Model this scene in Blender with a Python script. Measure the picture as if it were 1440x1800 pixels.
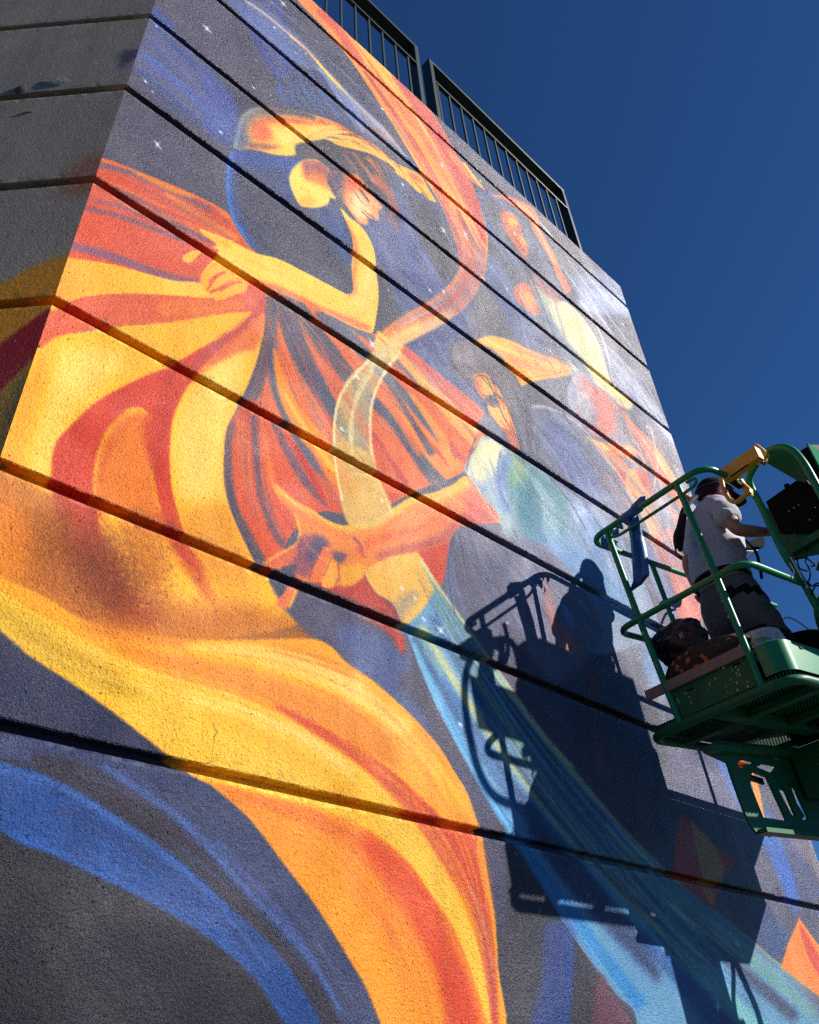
import bpy, bmesh, math, random
import numpy as np
from mathutils import Vector, Matrix, noise
from mathutils.geometry import tessellate_polygon
for o in list(bpy.data.objects): bpy.data.objects.remove(o)
# ---- measured geometry of the place (metres) -------------------------------
CAMF=1401.08; PITCH=0.649679; ROLL=-0.0690870; TH=0.780594   # focal (px of a 1440 wide frame), tilt, roll, angle of the wall
D=2.1; EYE=1.6                                              # camera to wall, eye height
WU0,WU1=0.18682*D,2.6413*D                                   # the painted wall runs from the corner to its far end
TOPZ=3.31037*D+EYE
GZ=[h*D+EYE for h in (3.14419,2.69875,2.29968,1.90892,1.52043,1.14033,0.77394,0.40742)]
SIDEANG=math.radians(-88.14-44.7247)                          # heading of the grey side wall relative to the painted wall
cF=np.array([math.cos(PITCH)*math.cos(TH),math.cos(PITCH)*math.sin(TH),math.sin(PITCH)])
_r=np.array([math.sin(TH),-math.cos(TH),0.]);_u=np.cross(_r,cF)
cR=math.cos(ROLL)*_r+math.sin(ROLL)*_u; cU=-math.sin(ROLL)*_r+math.cos(ROLL)*_u
CAM=np.array([0,-D,EYE])
def ray(x,y): return cF*CAMF+cR*(x-720.)+cU*(900.-y)
def proj(X):
    v=np.asarray(X)-CAM; z=v@cF
    return 720+CAMF*(v@cR)/z, 900-CAMF*(v@cU)/z

# ---- camera, sky, sun, exposure --------------------------------------------
scn=bpy.context.scene
COL=scn.collection
cam=bpy.data.cameras.new('camera');co=bpy.data.objects.new('camera',cam);COL.objects.link(co)
cam.sensor_fit='HORIZONTAL';cam.sensor_width=36;cam.lens=36*CAMF/1440;cam.clip_start=.05;cam.clip_end=3000
M=Matrix([[cR[0],cU[0],-cF[0],CAM[0]],[cR[1],cU[1],-cF[1],CAM[1]],[cR[2],cU[2],-cF[2],CAM[2]],[0,0,0,1]])
co.matrix_world=M;scn.camera=co
SUN_EL=math.radians(30.5);SUN_AZ=TH-math.radians(94.3)     # direction towards the sun, angle from +X
sdir=Vector((math.cos(SUN_EL)*math.cos(SUN_AZ),math.cos(SUN_EL)*math.sin(SUN_AZ),math.sin(SUN_EL)))
w=bpy.data.worlds.new('World');scn.world=w;w.use_nodes=True;nt=w.node_tree
bgn=nt.nodes['Background'];sk=nt.nodes.new('ShaderNodeTexSky');sk.sky_type='NISHITA';sk.sun_disc=False
sk.sun_elevation=SUN_EL;sk.sun_rotation=math.pi/2-SUN_AZ;sk.altitude=2500;sk.air_density=1.0;sk.dust_density=0;sk.ozone_density=7.0
tint=nt.nodes.new('ShaderNodeMix');tint.data_type='RGBA';tint.blend_type='MULTIPLY';tint.inputs[0].default_value=1;tint.inputs[7].default_value=(.50,.83,1.06,1)   # camera rendering of a deep polarised blue
nt.links.new(sk.outputs[0],tint.inputs[6]);nt.links.new(tint.outputs[2],bgn.inputs[0]);bgn.inputs[1].default_value=.050
sl=bpy.data.lights.new('sun','SUN');sl.energy=5.0;sl.angle=math.radians(.53);sl.color=(1,.95,.87)
so=bpy.data.objects.new('sun',sl);COL.objects.link(so);so.rotation_euler=sdir.to_track_quat('Z','Y').to_euler();so.location=(20,-20,20)
vs=scn.view_settings;vs.view_transform='Standard';vs.look='None';vs.exposure=.80;vs.gamma=1;vs.use_curve_mapping=False
scn.display_settings.display_device='sRGB'
scn.cycles.use_denoising=False;scn.cycles.sample_clamp_indirect=1.5;scn.cycles.blur_glossy=1.0;scn.cycles.max_bounces=6;scn.cycles.diffuse_bounces=3;scn.cycles.glossy_bounces=3;scn.cycles.caustics_reflective=False;scn.cycles.caustics_refractive=False

class Plane:   # vertical plane through P0 with horizontal direction a
    def __init__(s,P0,a):
        s.P0=np.array(P0,float); s.a=np.array(a,float); s.n=np.array([a[1],-a[0],0.])
    def hit(s,pts):
        pts=np.asarray(pts,float)
        d=cF*CAMF+cR*(pts[:,0:1]-720)+cU*(900-pts[:,1:2])
        t=((s.P0-CAM)@s.n)/(d@s.n); X=CAM+d*t[:,None]
        return np.stack([(X-s.P0)@s.a,X[:,2]],1)
WALL=Plane((0,0,0),(1,0,0))
def catmull(P,closed,k=8):
    P=np.asarray(P,float);n=len(P)
    if n<3: 
        return np.concatenate([P[0]+(P[1]-P[0])*np.linspace(0,1,k)[:,None]]) if n==2 else P
    out=[];rng=range(n) if closed else range(n-1)
    for i in rng:
        if closed: a,b,c,d=P[i-1],P[i],P[(i+1)%n],P[(i+2)%n]
        else: a,b,c,d=P[max(i-1,0)],P[i],P[i+1],P[min(i+2,n-1)]
        t=np.linspace(0,1,k,endpoint=False)[:,None]
        out.append(.5*((2*b)+(-a+c)*t+(2*a-5*b+4*c-d)*t*t+(-a+3*b-3*c+d)*t**3))
    r=np.concatenate(out)
    return r if closed else np.vstack([r,P[-1]])
def box1(m,r,ax):
    if r<1: return m
    pad=[(0,0),(0,0)];pad[ax]=(r+1,r)
    c=np.cumsum(np.pad(m,pad,mode='edge'),axis=ax,dtype=np.float32)
    n=m.shape[ax]
    hi=np.take(c,range(2*r+1,2*r+1+n),axis=ax);lo=np.take(c,range(0,n),axis=ax)
    return (hi-lo)/(2*r+1)
def blur(m,s):
    r=int(round(s*.9))
    if r<1:
        return m
    for _ in range(2): m=box1(box1(m,r,0),r,1)
    return m
class Canvas:
    def __init__(s,plane,u0,u1,z0,z1,res,bg):
        s.pl=plane;s.u0,s.z0,s.res=u0,z0,res;s.W=int((u1-u0)/res);s.H=int((z1-z0)/res)
        s.u1=u0+s.W*res;s.z1=z0+s.H*res
        s.img=np.empty((s.H,s.W,3),np.float32);s.img[:]=np.array(bg,np.float32)/255
        r=np.random.default_rng(5);n=r.random((s.H,s.W),dtype=np.float32)
        s.noise=np.clip((blur(n,1.2)-.5)*4,-1,1)
    def tex(s,pts):
        h=s.pl.hit(pts);return np.stack([(h[:,0]-s.u0)/s.res,(h[:,1]-s.z0)/s.res],1)
    def scale(s,pt):
        a=s.tex([pt,(pt[0]+1,pt[1]),(pt[0],pt[1]+1)]);return math.sqrt(abs(np.linalg.det(np.array([a[1]-a[0],a[2]-a[0]]))))
    def mask(s,poly,soft):
        c=np.mean(poly,0);sc=soft*s.scale(c)
        T=s.tex(poly);pad=int(sc*2.5+3)
        x0=max(0,int(T[:,0].min())-pad);x1=min(s.W,int(T[:,0].max())+pad+1);y0=max(0,int(T[:,1].min())-pad);y1=min(s.H,int(T[:,1].max())+pad+1)
        if x1<=x0 or y1<=y0: return None
        m=np.zeros((y1-y0,x1-x0),bool);xs=np.arange(x0,x1)+.5
        A=T;B=np.roll(T,-1,0)
        for (ax,ay),(bx,by) in zip(A,B):
            if ay==by: continue
            lo,hi=(ay,by) if ay<by else (by,ay)
            r0=max(y0,math.ceil(lo-.5));r1=min(y1,math.ceil(hi-.5))
            if r1<=r0: continue
            yy=np.arange(r0,r1)+.5;xi=ax+(yy-ay)*(bx-ax)/(by-ay)
            m[r0-y0:r1-y0]^=xs[None,:]<xi[:,None]
        f=blur(m.astype(np.float32),max(sc,.7))
        return (x0,x1,y0,y1),f
    def put(s,bm,col,a=1,clip=None,col2=None,g=None,grain=.7):
        if bm is None: return
        (x0,x1,y0,y1),m=bm
        if clip is not None:
            (cx0,cx1,cy0,cy1),cm=clip
            X0,X1,Y0,Y1=max(x0,cx0),min(x1,cx1),max(y0,cy0),min(y1,cy1)
            if X1<=X0 or Y1<=Y0: return
            m=m[Y0-y0:Y1-y0,X0-x0:X1-x0]*cm[Y0-cy0:Y1-cy0,X0-cx0:X1-cx0];x0,x1,y0,y1=X0,X1,Y0,Y1
        if a<1: m=m*a
        if grain: m=np.clip(m+grain*s.noise[y0:y1,x0:x1]*m*(1-m)*1.6,0,1)
        col=np.array(col,np.float32)/255
        if col2 is not None:
            t=s.tex(g);dv=t[1]-t[0];L=dv@dv
            X=np.arange(x0,x1)+.5;Y=np.arange(y0,y1)+.5
            q=np.clip(((X[None,:]-t[0][0])*dv[0]+(Y[:,None]-t[0][1])*dv[1])/L,0,1)[...,None].astype(np.float32)
            col=col*(1-q)+q*np.array(col2,np.float32)/255
        v=s.img[y0:y1,x0:x1];v+=(col-v)*m[...,None]
    def P(s,pts,col,soft=1,a=1,clip=None,sm=True,col2=None,g=None,grain=.7):
        poly=catmull(pts,True,6) if sm else np.asarray(pts,float)
        bm=s.mask(poly,soft);s.put(bm,col,a,clip,col2,g,grain);return bm
    def S(s,pts,w,col,soft=2,a=1,clip=None,col2=None,g=None,grain=.7):
        c=catmull(pts,False,8);n=len(c);d=np.gradient(c,axis=0);d/=np.maximum(np.hypot(d[:,0],d[:,1]),1e-6)[:,None]
        w=np.interp(np.linspace(0,1,n),np.linspace(0,1,len(w)),w)[:,None]/2 if not np.isscalar(w) else w/2
        nn=np.stack([-d[:,1],d[:,0]],1)*w
        return s.P(np.vstack([c+nn,(c-nn)[::-1]]),col,soft,a,clip,False,col2,g,grain)
def _st(s,pts,spread,cols,n,w=(1,3),a=.5,so=1.1,clip=None,seed=1,cover=(.25,.8)):
    # many fine brush / spray streaks that follow one flow line
    R=np.random.default_rng(seed);c=catmull(pts,False,10);m=len(c);d=np.gradient(c,axis=0);d/=np.maximum(np.hypot(d[:,0],d[:,1]),1e-6)[:,None];nn=np.stack([-d[:,1],d[:,0]],1)
    sp=np.interp(np.linspace(0,1,m),np.linspace(0,1,len(spread)),spread) if not np.isscalar(spread) else np.full(m,spread)
    for i in range(n):
        L=R.uniform(*cover);t0=R.uniform(-.05,1-L);i0=max(0,int(t0*m));i1=min(m-1,int((t0+L)*m))
        if i1-i0<3: continue
        o=R.uniform(-.5,.5);dr=R.uniform(-.06,.06);k=np.linspace(0,1,i1-i0)[:,None]
        p=c[i0:i1]+nn[i0:i1]*(sp[i0:i1,None]*(o+dr*k));p=p[::max(1,len(p)//7)]
        if len(p)<3: continue
        ww=R.uniform(*w);s.S(p,[.2,ww,ww*.8,.2],cols[R.integers(len(cols))],so,a*R.uniform(.5,1.2) if a<.8 else a,clip)
Canvas.ST=_st
def q(txt,ox=0,oy=0,k=1.):
    v=[float(t) for t in txt.replace(',',' ').split()];return [(ox+v[i]/k,oy+v[i+1]/k) for i in range(0,len(v),2)]

SP=math.radians(44.7247+89.0)
SIDE=Plane((WU0,0,0),(math.cos(SP),math.sin(SP),0))
BG=(92,92,114);DK=(84,84,100)
YE=(250,205,105);YP=(246,226,140);GO=(247,172,52);OR=(244,142,70);CO=(232,98,74);RD=(208,62,52);PU=(150,104,122);SL=(92,104,132);BL=(72,104,168);BB=(40,110,190);TQ=(112,178,190);GR=(196,206,140)
def paint_mural():
    c=Canvas(WALL,WU0,WU1,-.02,TOPZ+.02,.003,BG);P,S=c.P,c.S
    A1=lambda t:q(t,0,0,4);A2=lambda t:q(t,360,0,4);A3=lambda t:q(t,720,0,4);A4=lambda t:q(t,0,450,4);A5=lambda t:q(t,360,450,4)
    A6=lambda t:q(t,720,450,4);A7=lambda t:q(t,960,450,4);B1=lambda t:q(t,0,900,4);B2=lambda t:q(t,360,900,4);B3=lambda t:q(t,720,900,4)
    B4=lambda t:q(t,0,1350,4);B5=lambda t:q(t,360,1350,4);B6=lambda t:q(t,720,1350,4);B7=lambda t:q(t,1080,1350,4)
    F1=lambda t:q(t,380,160,4);F2=lambda t:q(t,780,300,6.545);F3=lambda t:q(t,780,560,4.8);F4=lambda t:q(t,440,800,3);F5=lambda t:q(t,300,380,6.545);F6=lambda t:q(t,1000,640,3.913)
    R=np.random.default_rng(11)
    # ---- ground tone, big soft drifts; lens falloff painted dark at lower left
    P(q('-200 1150 300 1400 700 1900 -200 2200'),(62,62,78),60,.9)
    P(q('700 -100 1150 400 1260 900 1120 800 900 420'),(122,122,134),60,.9)
    P(q('820 420 1010 540 1180 820 1150 900 950 700'),(130,134,146),40,.7)
    for i in range(70):
        x,y=R.uniform(150,1200),R.uniform(0,1000);S([(x,y),(x+R.uniform(20,90),y+R.uniform(60,140))],R.uniform(8,30),(88,88,118) if i%2 else (112,108,118),14,.3)
    # ---- blue veils upper left
    P(A1('1040 220 1065 110 1440 430 1600 700 1640 1010 1500 1000 1440 890 1150 660 955 460'),(104,112,150),9,.9)
    for t,w,col,a in [('960 470 1150 640 1440 880 1620 1020',16,(56,92,176),.9),('1080 170 1250 350 1440 560 1620 800',18,(62,92,180),.85),('1130 140 1350 330 1440 420 1660 720',14,(70,98,170),.7),('1010 380 1300 620 1600 930',40,(74,112,190),.8),('1040 250 1350 560 1640 900',26,(118,120,170),.6),('1070 60 1130 130 1210 200',70,(60,98,176),.8)]: S(A1(t),w/4,col,3,a)
    P(A2('0 480 100 600 220 740 250 830 215 1000 120 960 0 880'),(84,110,178),4,.7);S(A2('0 500 110 640 240 790'),5,(58,88,170),3,.8);S(A2('0 640 100 760 215 880'),4,(60,88,170),3,.7)
    P(A2('410 0 510 0 560 170 600 400 610 530 540 555 480 420 350 230 320 190 200 40 160 0'),(92,104,158),7,.9)
    for t,w in [('500 10 570 220 600 500',9),('330 200 420 380 540 560',12),('430 60 520 300 580 520',7),('380 260 470 440 530 580',5)]: S(A2(t),w,(60,84,170),3,.8)
    P(A2('170 0 350 10 640 230 900 520 1160 800 1440 1110 1440 1160 1000 770 600 430 330 200'),(124,140,170),9,.75)
    S(A2('190 0 420 200 700 450 900 680'),14,(92,126,186),7,.6)
    P(A2('690 460 860 540 1020 680 1180 900 1320 1020 1150 960 980 820 830 680'),(140,160,190),7,.75)
    for t in ['900 560 1000 720 1120 930','960 600 1060 760 1160 940','860 540 920 640 990 760']: S(A2(t),3,(190,205,225),2,.5)
    S(A2('280 0 400 80 560 210 700 330'),4,(214,196,176),1.5,.8);S(A2('600 250 700 330 790 430 960 610'),4,(238,190,130),1,.9)
    S(A2('780 420 900 560 1000 660'),4,(240,226,120),1,1);S(A2('990 650 1150 810 1290 950 1420 1110'),[3,8,2],(214,208,196),1.5,.8)
    P(A2('1010 680 1120 760 1280 930 1430 1110 1200 920'),(176,172,178),2,.6)
    # fan of hair plumes
    pl=P(A2('510 620 530 550 600 540 660 470 780 480 900 640 980 780 1080 930 1160 990 1040 920 860 850 700 800 590 760'),(84,84,108),2,.97)
    S(A2('700 470 790 480 860 540'),3,(150,190,220),1.5,.8)
    for i,t in enumerate(['530 560 530 640 600 760','560 560 560 650 640 780','610 550 620 680 720 800','640 520 680 680 800 820','660 490 720 660 860 830','690 480 780 680 920 860','740 490 840 680 980 880','800 520 900 720 1040 900']):
        S(A2(t),[4,7,1],[(52,112,188),(60,96,160)][i%2],2,.85,pl);S([(x+4,y) for x,y in A2(t)],2,(60,56,74),1.5,.7,pl)
    P(A2('510 640 540 590 530 700 570 760'),BB,3,.8)
    # blue folds behind the first figure
    P(A2('1280 1150 1440 1380 1440 1800 1150 1800 1050 1560 1230 1540 1370 1500 1340 1300'),(100,112,154),8,.9)
    P(q('640 380 700 330 735 410 790 480 845 560 850 600 800 575 760 590 700 595 672 575 668 470'),(98,112,154),9,.9)
    P(q('706 290 735 300 765 350 812 440 812 480 780 492 750 440'),(94,92,100),4,.9)
    P(q('667 470 680 480 700 530 715 560 690 590 660 585'),(90,90,102),3,.8)
    for t,w,cl in [('690 340 730 470 800 570',12,(86,106,166)),('712 390 760 480 812 560',8,(120,134,176)),('675 440 710 540 730 580',10,(84,104,160)),('740 440 780 500 820 560',5,(130,146,184))]: S(q(t),w,cl,4,.7)
    P(A6('0 590 120 540 300 470 440 520 500 620 300 640 290 800 460 940 560 1120 300 920 0 680'),(92,104,150),6,.9)
    for t in ['60 590 180 800 330 980','170 560 260 740 400 900','330 460 420 560 470 590']: S(A6(t),3,(146,160,196),3,.7)
    # centre drape right of the ribbon
    P(A3('120 1090 220 1200 330 1420 350 1700 300 1650 180 1480 0 1350 0 1050'),(98,116,160),7,.75)
    P(A6('550 0 640 60 800 250 940 560 950 680 830 640 700 500 600 330 530 200'),(104,124,160),4,.8)
    S(A6('560 60 700 260 800 480 830 640'),4,(138,160,196),2,.8);S(A6('540 120 660 330 780 600'),4,(84,110,170),3,.7)
    P(A6('470 330 540 200 700 480 760 620 480 600 400 430'),(106,104,112),6,.7)
    P(A6('640 20 740 60 790 180 740 220'),(92,92,104),4,.7)
    # third figure : hair, face, raised arm, white dress
    P(F2('380 230 560 280 800 420 1000 640 1150 900 1300 1160 1400 1440 1000 1260 900 1120 800 960 640 780 540 640 420 430'),(118,124,142),4,.9)
    for t,w,cl in [('400 260 420 440 520 640 640 800 900 1130',16,(104,142,196)),('420 240 520 270 600 330',18,(90,122,190)),('440 330 560 300 680 380 860 560 1040 800 1150 980',10,(120,146,190)),('560 300 700 380 960 620 1130 900',5,(70,84,116))]: S(F2(t),w/6.5*1.4,cl,1.5,.85)
    P(F2('520 400 660 420 860 560 1030 800 1080 1020 1000 1100 860 1000 700 760 560 560'),(112,110,122),3,.85)
    P(F2('655 480 740 470 830 520 880 620 920 760 965 860 970 960 930 1010 850 900 760 760 700 660'),(232,136,92),1.6,.95)
    P(F2('740 540 830 570 850 640 800 640 770 640'),(250,190,90),1.4);P(F2('870 750 940 800 950 850 890 840'),(250,186,90),1.4,.9)
    S(F2('700 600 740 600'),1.4,(120,70,80),.7,.9);S(F2('800 620 870 650'),1.4,(110,80,90),.7,.9);S(F2('840 880 900 900 940 930'),1.4,(190,70,60),.6,.9);S(F2('770 680 810 720 850 720'),1.1,(200,90,70),.6,.9)
    P(F2('900 640 1000 760 1040 900 990 900 930 740'),(126,132,150),1.5,.7)
    S(F2('560 285 700 305 880 400 1010 500 1060 640 1140 800 1260 1010 1340 1200 1440 1400'),[2,10,19,15,11,11,13],(240,140,104),1.2,.96)
    S(F2('720 330 900 420 1020 540 1080 660 1180 860 1280 1060'),[2,7,8,4,4,4],(250,186,120),1.5,.9)
    S(F2('1080 560 1200 700 1290 810'),[1,3,1],(245,225,190),.8,.8)
    P(A6('1130 150 1250 130 1440 110 1600 200 1600 420 1240 390 1180 280'),(150,166,190),4,.8)
    P(A6('1200 260 1320 240 1440 270 1600 330 1600 390 1260 390'),(180,196,216),3,.6)
    P(F6('0 0 300 0 420 120 520 200 660 400 690 470 640 400 500 280 340 150 250 0'),(150,158,172),4,.6)
    for t in ['1100 0 1240 200 1400 420 1560 640','1060 60 1260 330 1440 560','1150 0 1330 230 1470 400','1240 260 1300 360 1380 480']: S(A6(t),2.4,(205,214,226),1.4,.6)
    for t in ['380 590 560 760 700 1000 860 1250','400 640 600 900 780 1100','420 700 640 900 740 1080','520 720 650 980 700 1060','560 760 700 900 800 1090','470 800 680 1040 900 1320','430 640 640 860 850 1190']: S(A7(t),2.6,(196,208,224),1.6,.6)
    P(A7('380 600 480 700 620 850 780 1060 850 1190 700 1050 520 950 430 760'),(160,174,194),5,.5)
    P(A7('700 1080 860 1220 900 1330 780 1190'),(178,190,206),3,.7)
    # dress
    dr=P(A6('850 170 920 230 1040 310 1110 330 1220 430 1320 590 1370 720 1420 890 1480 950 1560 1010 1550 1080 1440 1030 1340 960 1240 880 1160 800 1100 700 980 540 950 440 900 320'),(214,218,178),1.4)
    P(A6('850 170 900 330 960 500 1100 700 1180 800 1300 900 1250 780 1080 560 980 400 900 250'),(120,140,160),7,.85,dr)
    P(A6('980 330 1100 380 1260 560 1330 740 1240 700 1080 520'),(240,236,180),8,.9,dr);P(A6('1240 780 1400 870 1560 1010 1480 1020'),(232,220,140),5,.9,dr)
    P(A6('730 240 760 200 840 195 900 330 920 400 860 410 770 330 740 290'),(238,120,84),1.2);P(A6('790 250 860 260 890 340 840 360 800 310'),(250,176,96),3,.9)
    P(A6('860 130 940 200 1050 300 1020 320 900 220'),(222,150,140),2,.8)
    P(F2('1000 1180 1100 1220 1200 1300 1330 1400 1300 1440 1130 1330'),(200,140,140),2,.7)
    # red skirt of the third figure
    sk=P(A7('190 800 250 830 350 900 450 980 520 1060 570 1180 560 1260 600 1300 700 1460 790 1620 620 1500 560 1420 430 1300 340 1260 240 1240 140 1130 120 980 150 850'),(150,156,168),1.6)
    P(A7('230 840 320 900 430 980 500 1080 500 1180 440 1270 340 1250 360 1130 330 1020 260 900'),(228,110,94),6,.95,sk)
    for t,cl in [('160 850 130 960 150 1120',(96,106,126)),('200 860 170 1000 230 1180',(176,190,200)),('330 920 250 1010 180 1060',(236,200,190)),('300 1080 220 1160 190 1220',(120,140,160)),('260 950 190 1040 160 1080',(150,180,190)),('350 1130 290 1200 260 1240',(110,120,150)),('510 1100 520 1200 560 1300 640 1420',(128,138,150)),('540 1130 580 1280 700 1480',(100,104,118))]: S(A7(t),6,cl,3,.8,sk)
    P(F6('330 280 460 420 560 520 640 640 700 780 840 920 800 1050 740 960 620 800 540 640 420 440'),(232,126,104),1.6,.95)
    S(F6('360 320 480 470 600 640 700 800 780 960'),[2,5,7,5,6],(240,170,130),2,.8);P(F6('600 580 700 720 760 850 680 780 600 660'),(240,190,120),3,.9)
    P(F6('520 700 600 760 700 950 730 1100 640 1000 560 850'),(150,150,165),5,.8);P(F6('640 900 720 1000 800 1090 740 1120 690 1010'),(226,120,96),2,.9)
    for t in ['560 430 590 540 610 700 590 820','540 600 580 700 640 860 600 1000','620 640 590 820 560 980']: S(F6(t),1.6,(246,226,170),.8,.9)
    # hands and orange forearm (third figure)
    P(F6('90 480 170 530 270 550 340 560 400 600 440 660 380 640 340 620 400 700 390 760 310 740 240 650 180 590'),(242,150,92),1.4);P(F6('110 490 230 540 300 560 260 600 180 560'),(248,196,120),2)
    P(F6('380 560 430 560 470 600 460 640 410 640 385 600'),(244,178,130),1.2)
    for t in ['440 640 500 690 540 760','430 650 480 720 520 770','470 600 500 640 540 720','330 540 360 560']: S(F6(t),[3,2],(246,180,120),.8,.9)
    P(F6('310 740 390 740 400 800 380 860 340 800'),(226,90,70),1.5)
    P(F6('400 730 470 730 500 800 560 880 620 1000 640 1180 600 1220 560 1150 480 1020 400 900 390 830'),(246,176,104),1.6)
    P(F6('470 720 540 760 590 880 620 960 540 880 490 800'),(232,110,88),2,.9)
    P(F6('560 850 680 960 740 1100 760 1200 640 1160 580 1000'),(160,160,176),5,.7)
    P(F6('600 1150 700 1140 770 1190 770 1330 830 1450 900 1560 960 1720 780 1720 720 1560 680 1400 620 1280'),(226,120,100),4,.95)
    P(F6('700 1200 760 1330 720 1400 650 1260'),(170,170,190),6,.7)
    P(F6('480 1150 560 1200 640 1360 720 1560 780 1720 700 1740 600 1560 500 1330'),(140,164,200),6,.8)
    P(q('1050 960 1110 1000 1140 1100 1180 1240 1150 1250 1090 1150 1040 1050'),(130,136,152),10,.7)
    P(q('1140 1060 1175 1150 1165 1230 1130 1160'),(104,150,200),7,.8)
    P(q('1195 1020 1215 1060 1235 1090 1225 1110 1190 1080'),(236,140,110),4,.9)
    # ---- tall ribbon
    rb=P(q('520 -5 560 -5 640 70 720 152 765 205 800 265 835 335 855 400 857 440 850 485 826 530 790 562 740 590 700 612 665 640 640 668 600 700 592 660 622 632 660 592 700 560 752 530 785 505 806 475 806 448 796 410 775 360 748 315 715 260 672 190 620 110 575 55'),(236,150,84),1)
    P(q('560 -5 720 150 760 200 740 200 640 110 580 30'),(250,184,90),5,.95,rb)
    P(q('575 10 610 60 640 110 625 110 590 55 560 25'),(232,104,78),3,.9,rb);P(q('605 45 670 110 760 205 700 165 640 100'),(252,190,96),2,.95,rb)
    P(q('690 135 740 175 790 245 845 350 857 440 835 400 800 320 760 240'),(226,92,82),4,.85,rb)
    P(q('655 150 720 240 775 340 805 400 845 470 825 430 845 430 815 350 760 270 720 215'),(250,168,84),3,.9,rb)
    S(q('640 125 700 210 755 300 800 400 812 450'),[5,10,12,10],(214,84,74),2,.85,rb);S(q('580 62 650 150 710 240 760 330'),8,(250,176,78),2.5,.9,rb)
    P(q('790 385 830 400 857 450 850 490 820 530 770 560 740 570 790 520 812 470'),(198,110,108),6,.75,rb)
    for t,cl,w in [('790 360 815 440 800 490 750 540',(232,150,130),4),('806 370 830 440 815 500 760 555',(206,80,76),7),('820 400 842 450 830 500 790 545',(168,130,140),8),('700 566 760 540 810 500',(170,150,172),7),('690 590 740 570 800 545',(246,160,90),9),('660 612 700 592 740 575',(250,214,120),12),('640 660 670 628 700 604',(240,224,150),12),('690 612 760 590 810 560 850 500',(176,168,186),5)]: S(q(t),w,cl,2.5,.85,rb)
    S(q('850 360 857 420 852 480'),3,(250,180,90),1,.9,rb)
    # small hand by the rail
    P(A3('270 1050 330 1100 400 1170 450 1240 530 1335 470 1300 400 1240 340 1170 300 1130'),(236,150,96),1,.9);S(A3('380 1140 450 1240 525 1330'),[3,4,1],(248,196,90),.8)
    # ---- fan skirt, upper band
    sk1=P(q('165 276 260 308 362 352 408 382 446 438 476 500 440 520 380 530 300 500 200 470 110 455 100 440 150 330'),(232,104,76),1.2)
    for t,w,cl in [('175 290 230 303 300 335 372 370',9,(120,112,140)),('165 322 230 345 300 385 360 420',7,(130,116,140)),('160 350 220 366 300 392 350 416 420 440',5,(142,104,124)),('150 365 210 380 260 398 330 425',8,(150,108,128)),('120 430 200 452 290 485 350 500',14,(152,108,136)),('240 300 310 335 370 350 412 390',12,(244,150,70)),('290 340 360 385 420 420',10,(244,148,76)),('330 395 380 410 440 470',8,(244,130,84))]: S(q(t),w,cl,2.6,.85,sk1)
    S(q('172 278 260 308 362 352 405 385 440 440'),4,(240,130,52),1.4,1,sk1)
    P(q('60 440 118 452 200 465 300 492 350 497 385 520 350 526 300 522 230 518 160 522 110 536 90 545'),YE,1.5,1,None,True,GO,q('300 500 110 500'))
    P(q('98 545 130 528 165 520 230 516 300 519 380 524 430 512 466 515 468 560 430 560 370 556 290 568 210 573 150 582 110 592 72 612 70 560'),(234,112,80),1.4)
    P(q('280 530 360 525 430 530 400 550 300 560'),(240,140,76),5,.8)
    # ---- big left field of yellow with swoops
    P(q('0 640 72 610 100 592 150 582 210 573 290 567 370 554 440 548 466 556 450 640 415 720 398 760 394 840 408 900 440 970 470 1012 500 1060 520 1100 300 1130 -60 1130 -60 800'),(248,190,84),1.6)
    P(q('110 620 180 610 230 640 160 690 110 760 80 860 40 860 60 740'),YP,20,.7);P(q('10 760 60 640 90 610 70 720 30 860 -20 860'),GO,10,.7)
    P(q('330 690 400 620 440 600 420 680 396 760 392 840 402 890 330 900 304 800'),YP,14,.7)
    P(q('440 560 465 530 467 560 452 610 420 620 380 640 365 640'),(236,120,82),3,.8)
    # strand A+B
    P(q('468 518 466 545 440 566 400 602 360 640 338 668 318 700 303 740 298 790 301 850 312 900 330 950 356 1000 340 1000 305 960 284 900 272 850 262 790 262 730 236 715 205 735 180 770 166 820 164 870 172 910 180 950 205 1010 230 1060 200 1080 160 1040 125 990 106 930 92 870 91 820 98 780 125 748 170 706 240 668 300 642 360 608 420 575'),(232,88,66),1.6)
    P(q('468 520 440 566 400 602 352 640 340 640 380 600 430 566'),(190,100,116),4,.85)
    P(q('262 728 285 740 270 800 272 860 288 920 260 940 210 900 172 905 170 840 182 780 215 735'),(242,140,66),4,.95)
    P(q('250 760 285 700 320 670 300 720 290 790 285 850'),(226,80,62),6,.8)
    P(q('92 860 165 870 176 920 230 1050 200 1080 120 990'),(212,72,52),10,.5)
    P(q('320 900 392 880 410 910 440 975 430 1040 350 1010'),(232,160,60),16,.8)
    P(q('-60 830 60 840 120 920 180 1010 300 1060 420 1060 520 1090 560 1130 640 1200 300 1190 160 1150 0 1050 -60 1020'),(206,126,52),18,.85)
    P(q('-60 880 40 900 60 960 20 1020 -60 1000'),(236,150,40),14,.9)
    P(q('110 950 180 950 240 1050 290 1090 200 1080'),(196,84,48),14,.7);S(q('284 900 320 965 352 1020 375 1060'),[30,30,8],(216,90,62),7,.7)
    P(q('210 920 270 900 300 1000 250 1030'),(206,124,62),14,.7)
    P(q('60 900 120 880 200 940 280 1020 300 1080 200 1090 110 1050 50 980'),(168,92,46),28,.5);P(q('120 960 190 950 250 1030 220 1070 150 1040'),(146,74,40),22,.4)
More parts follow.
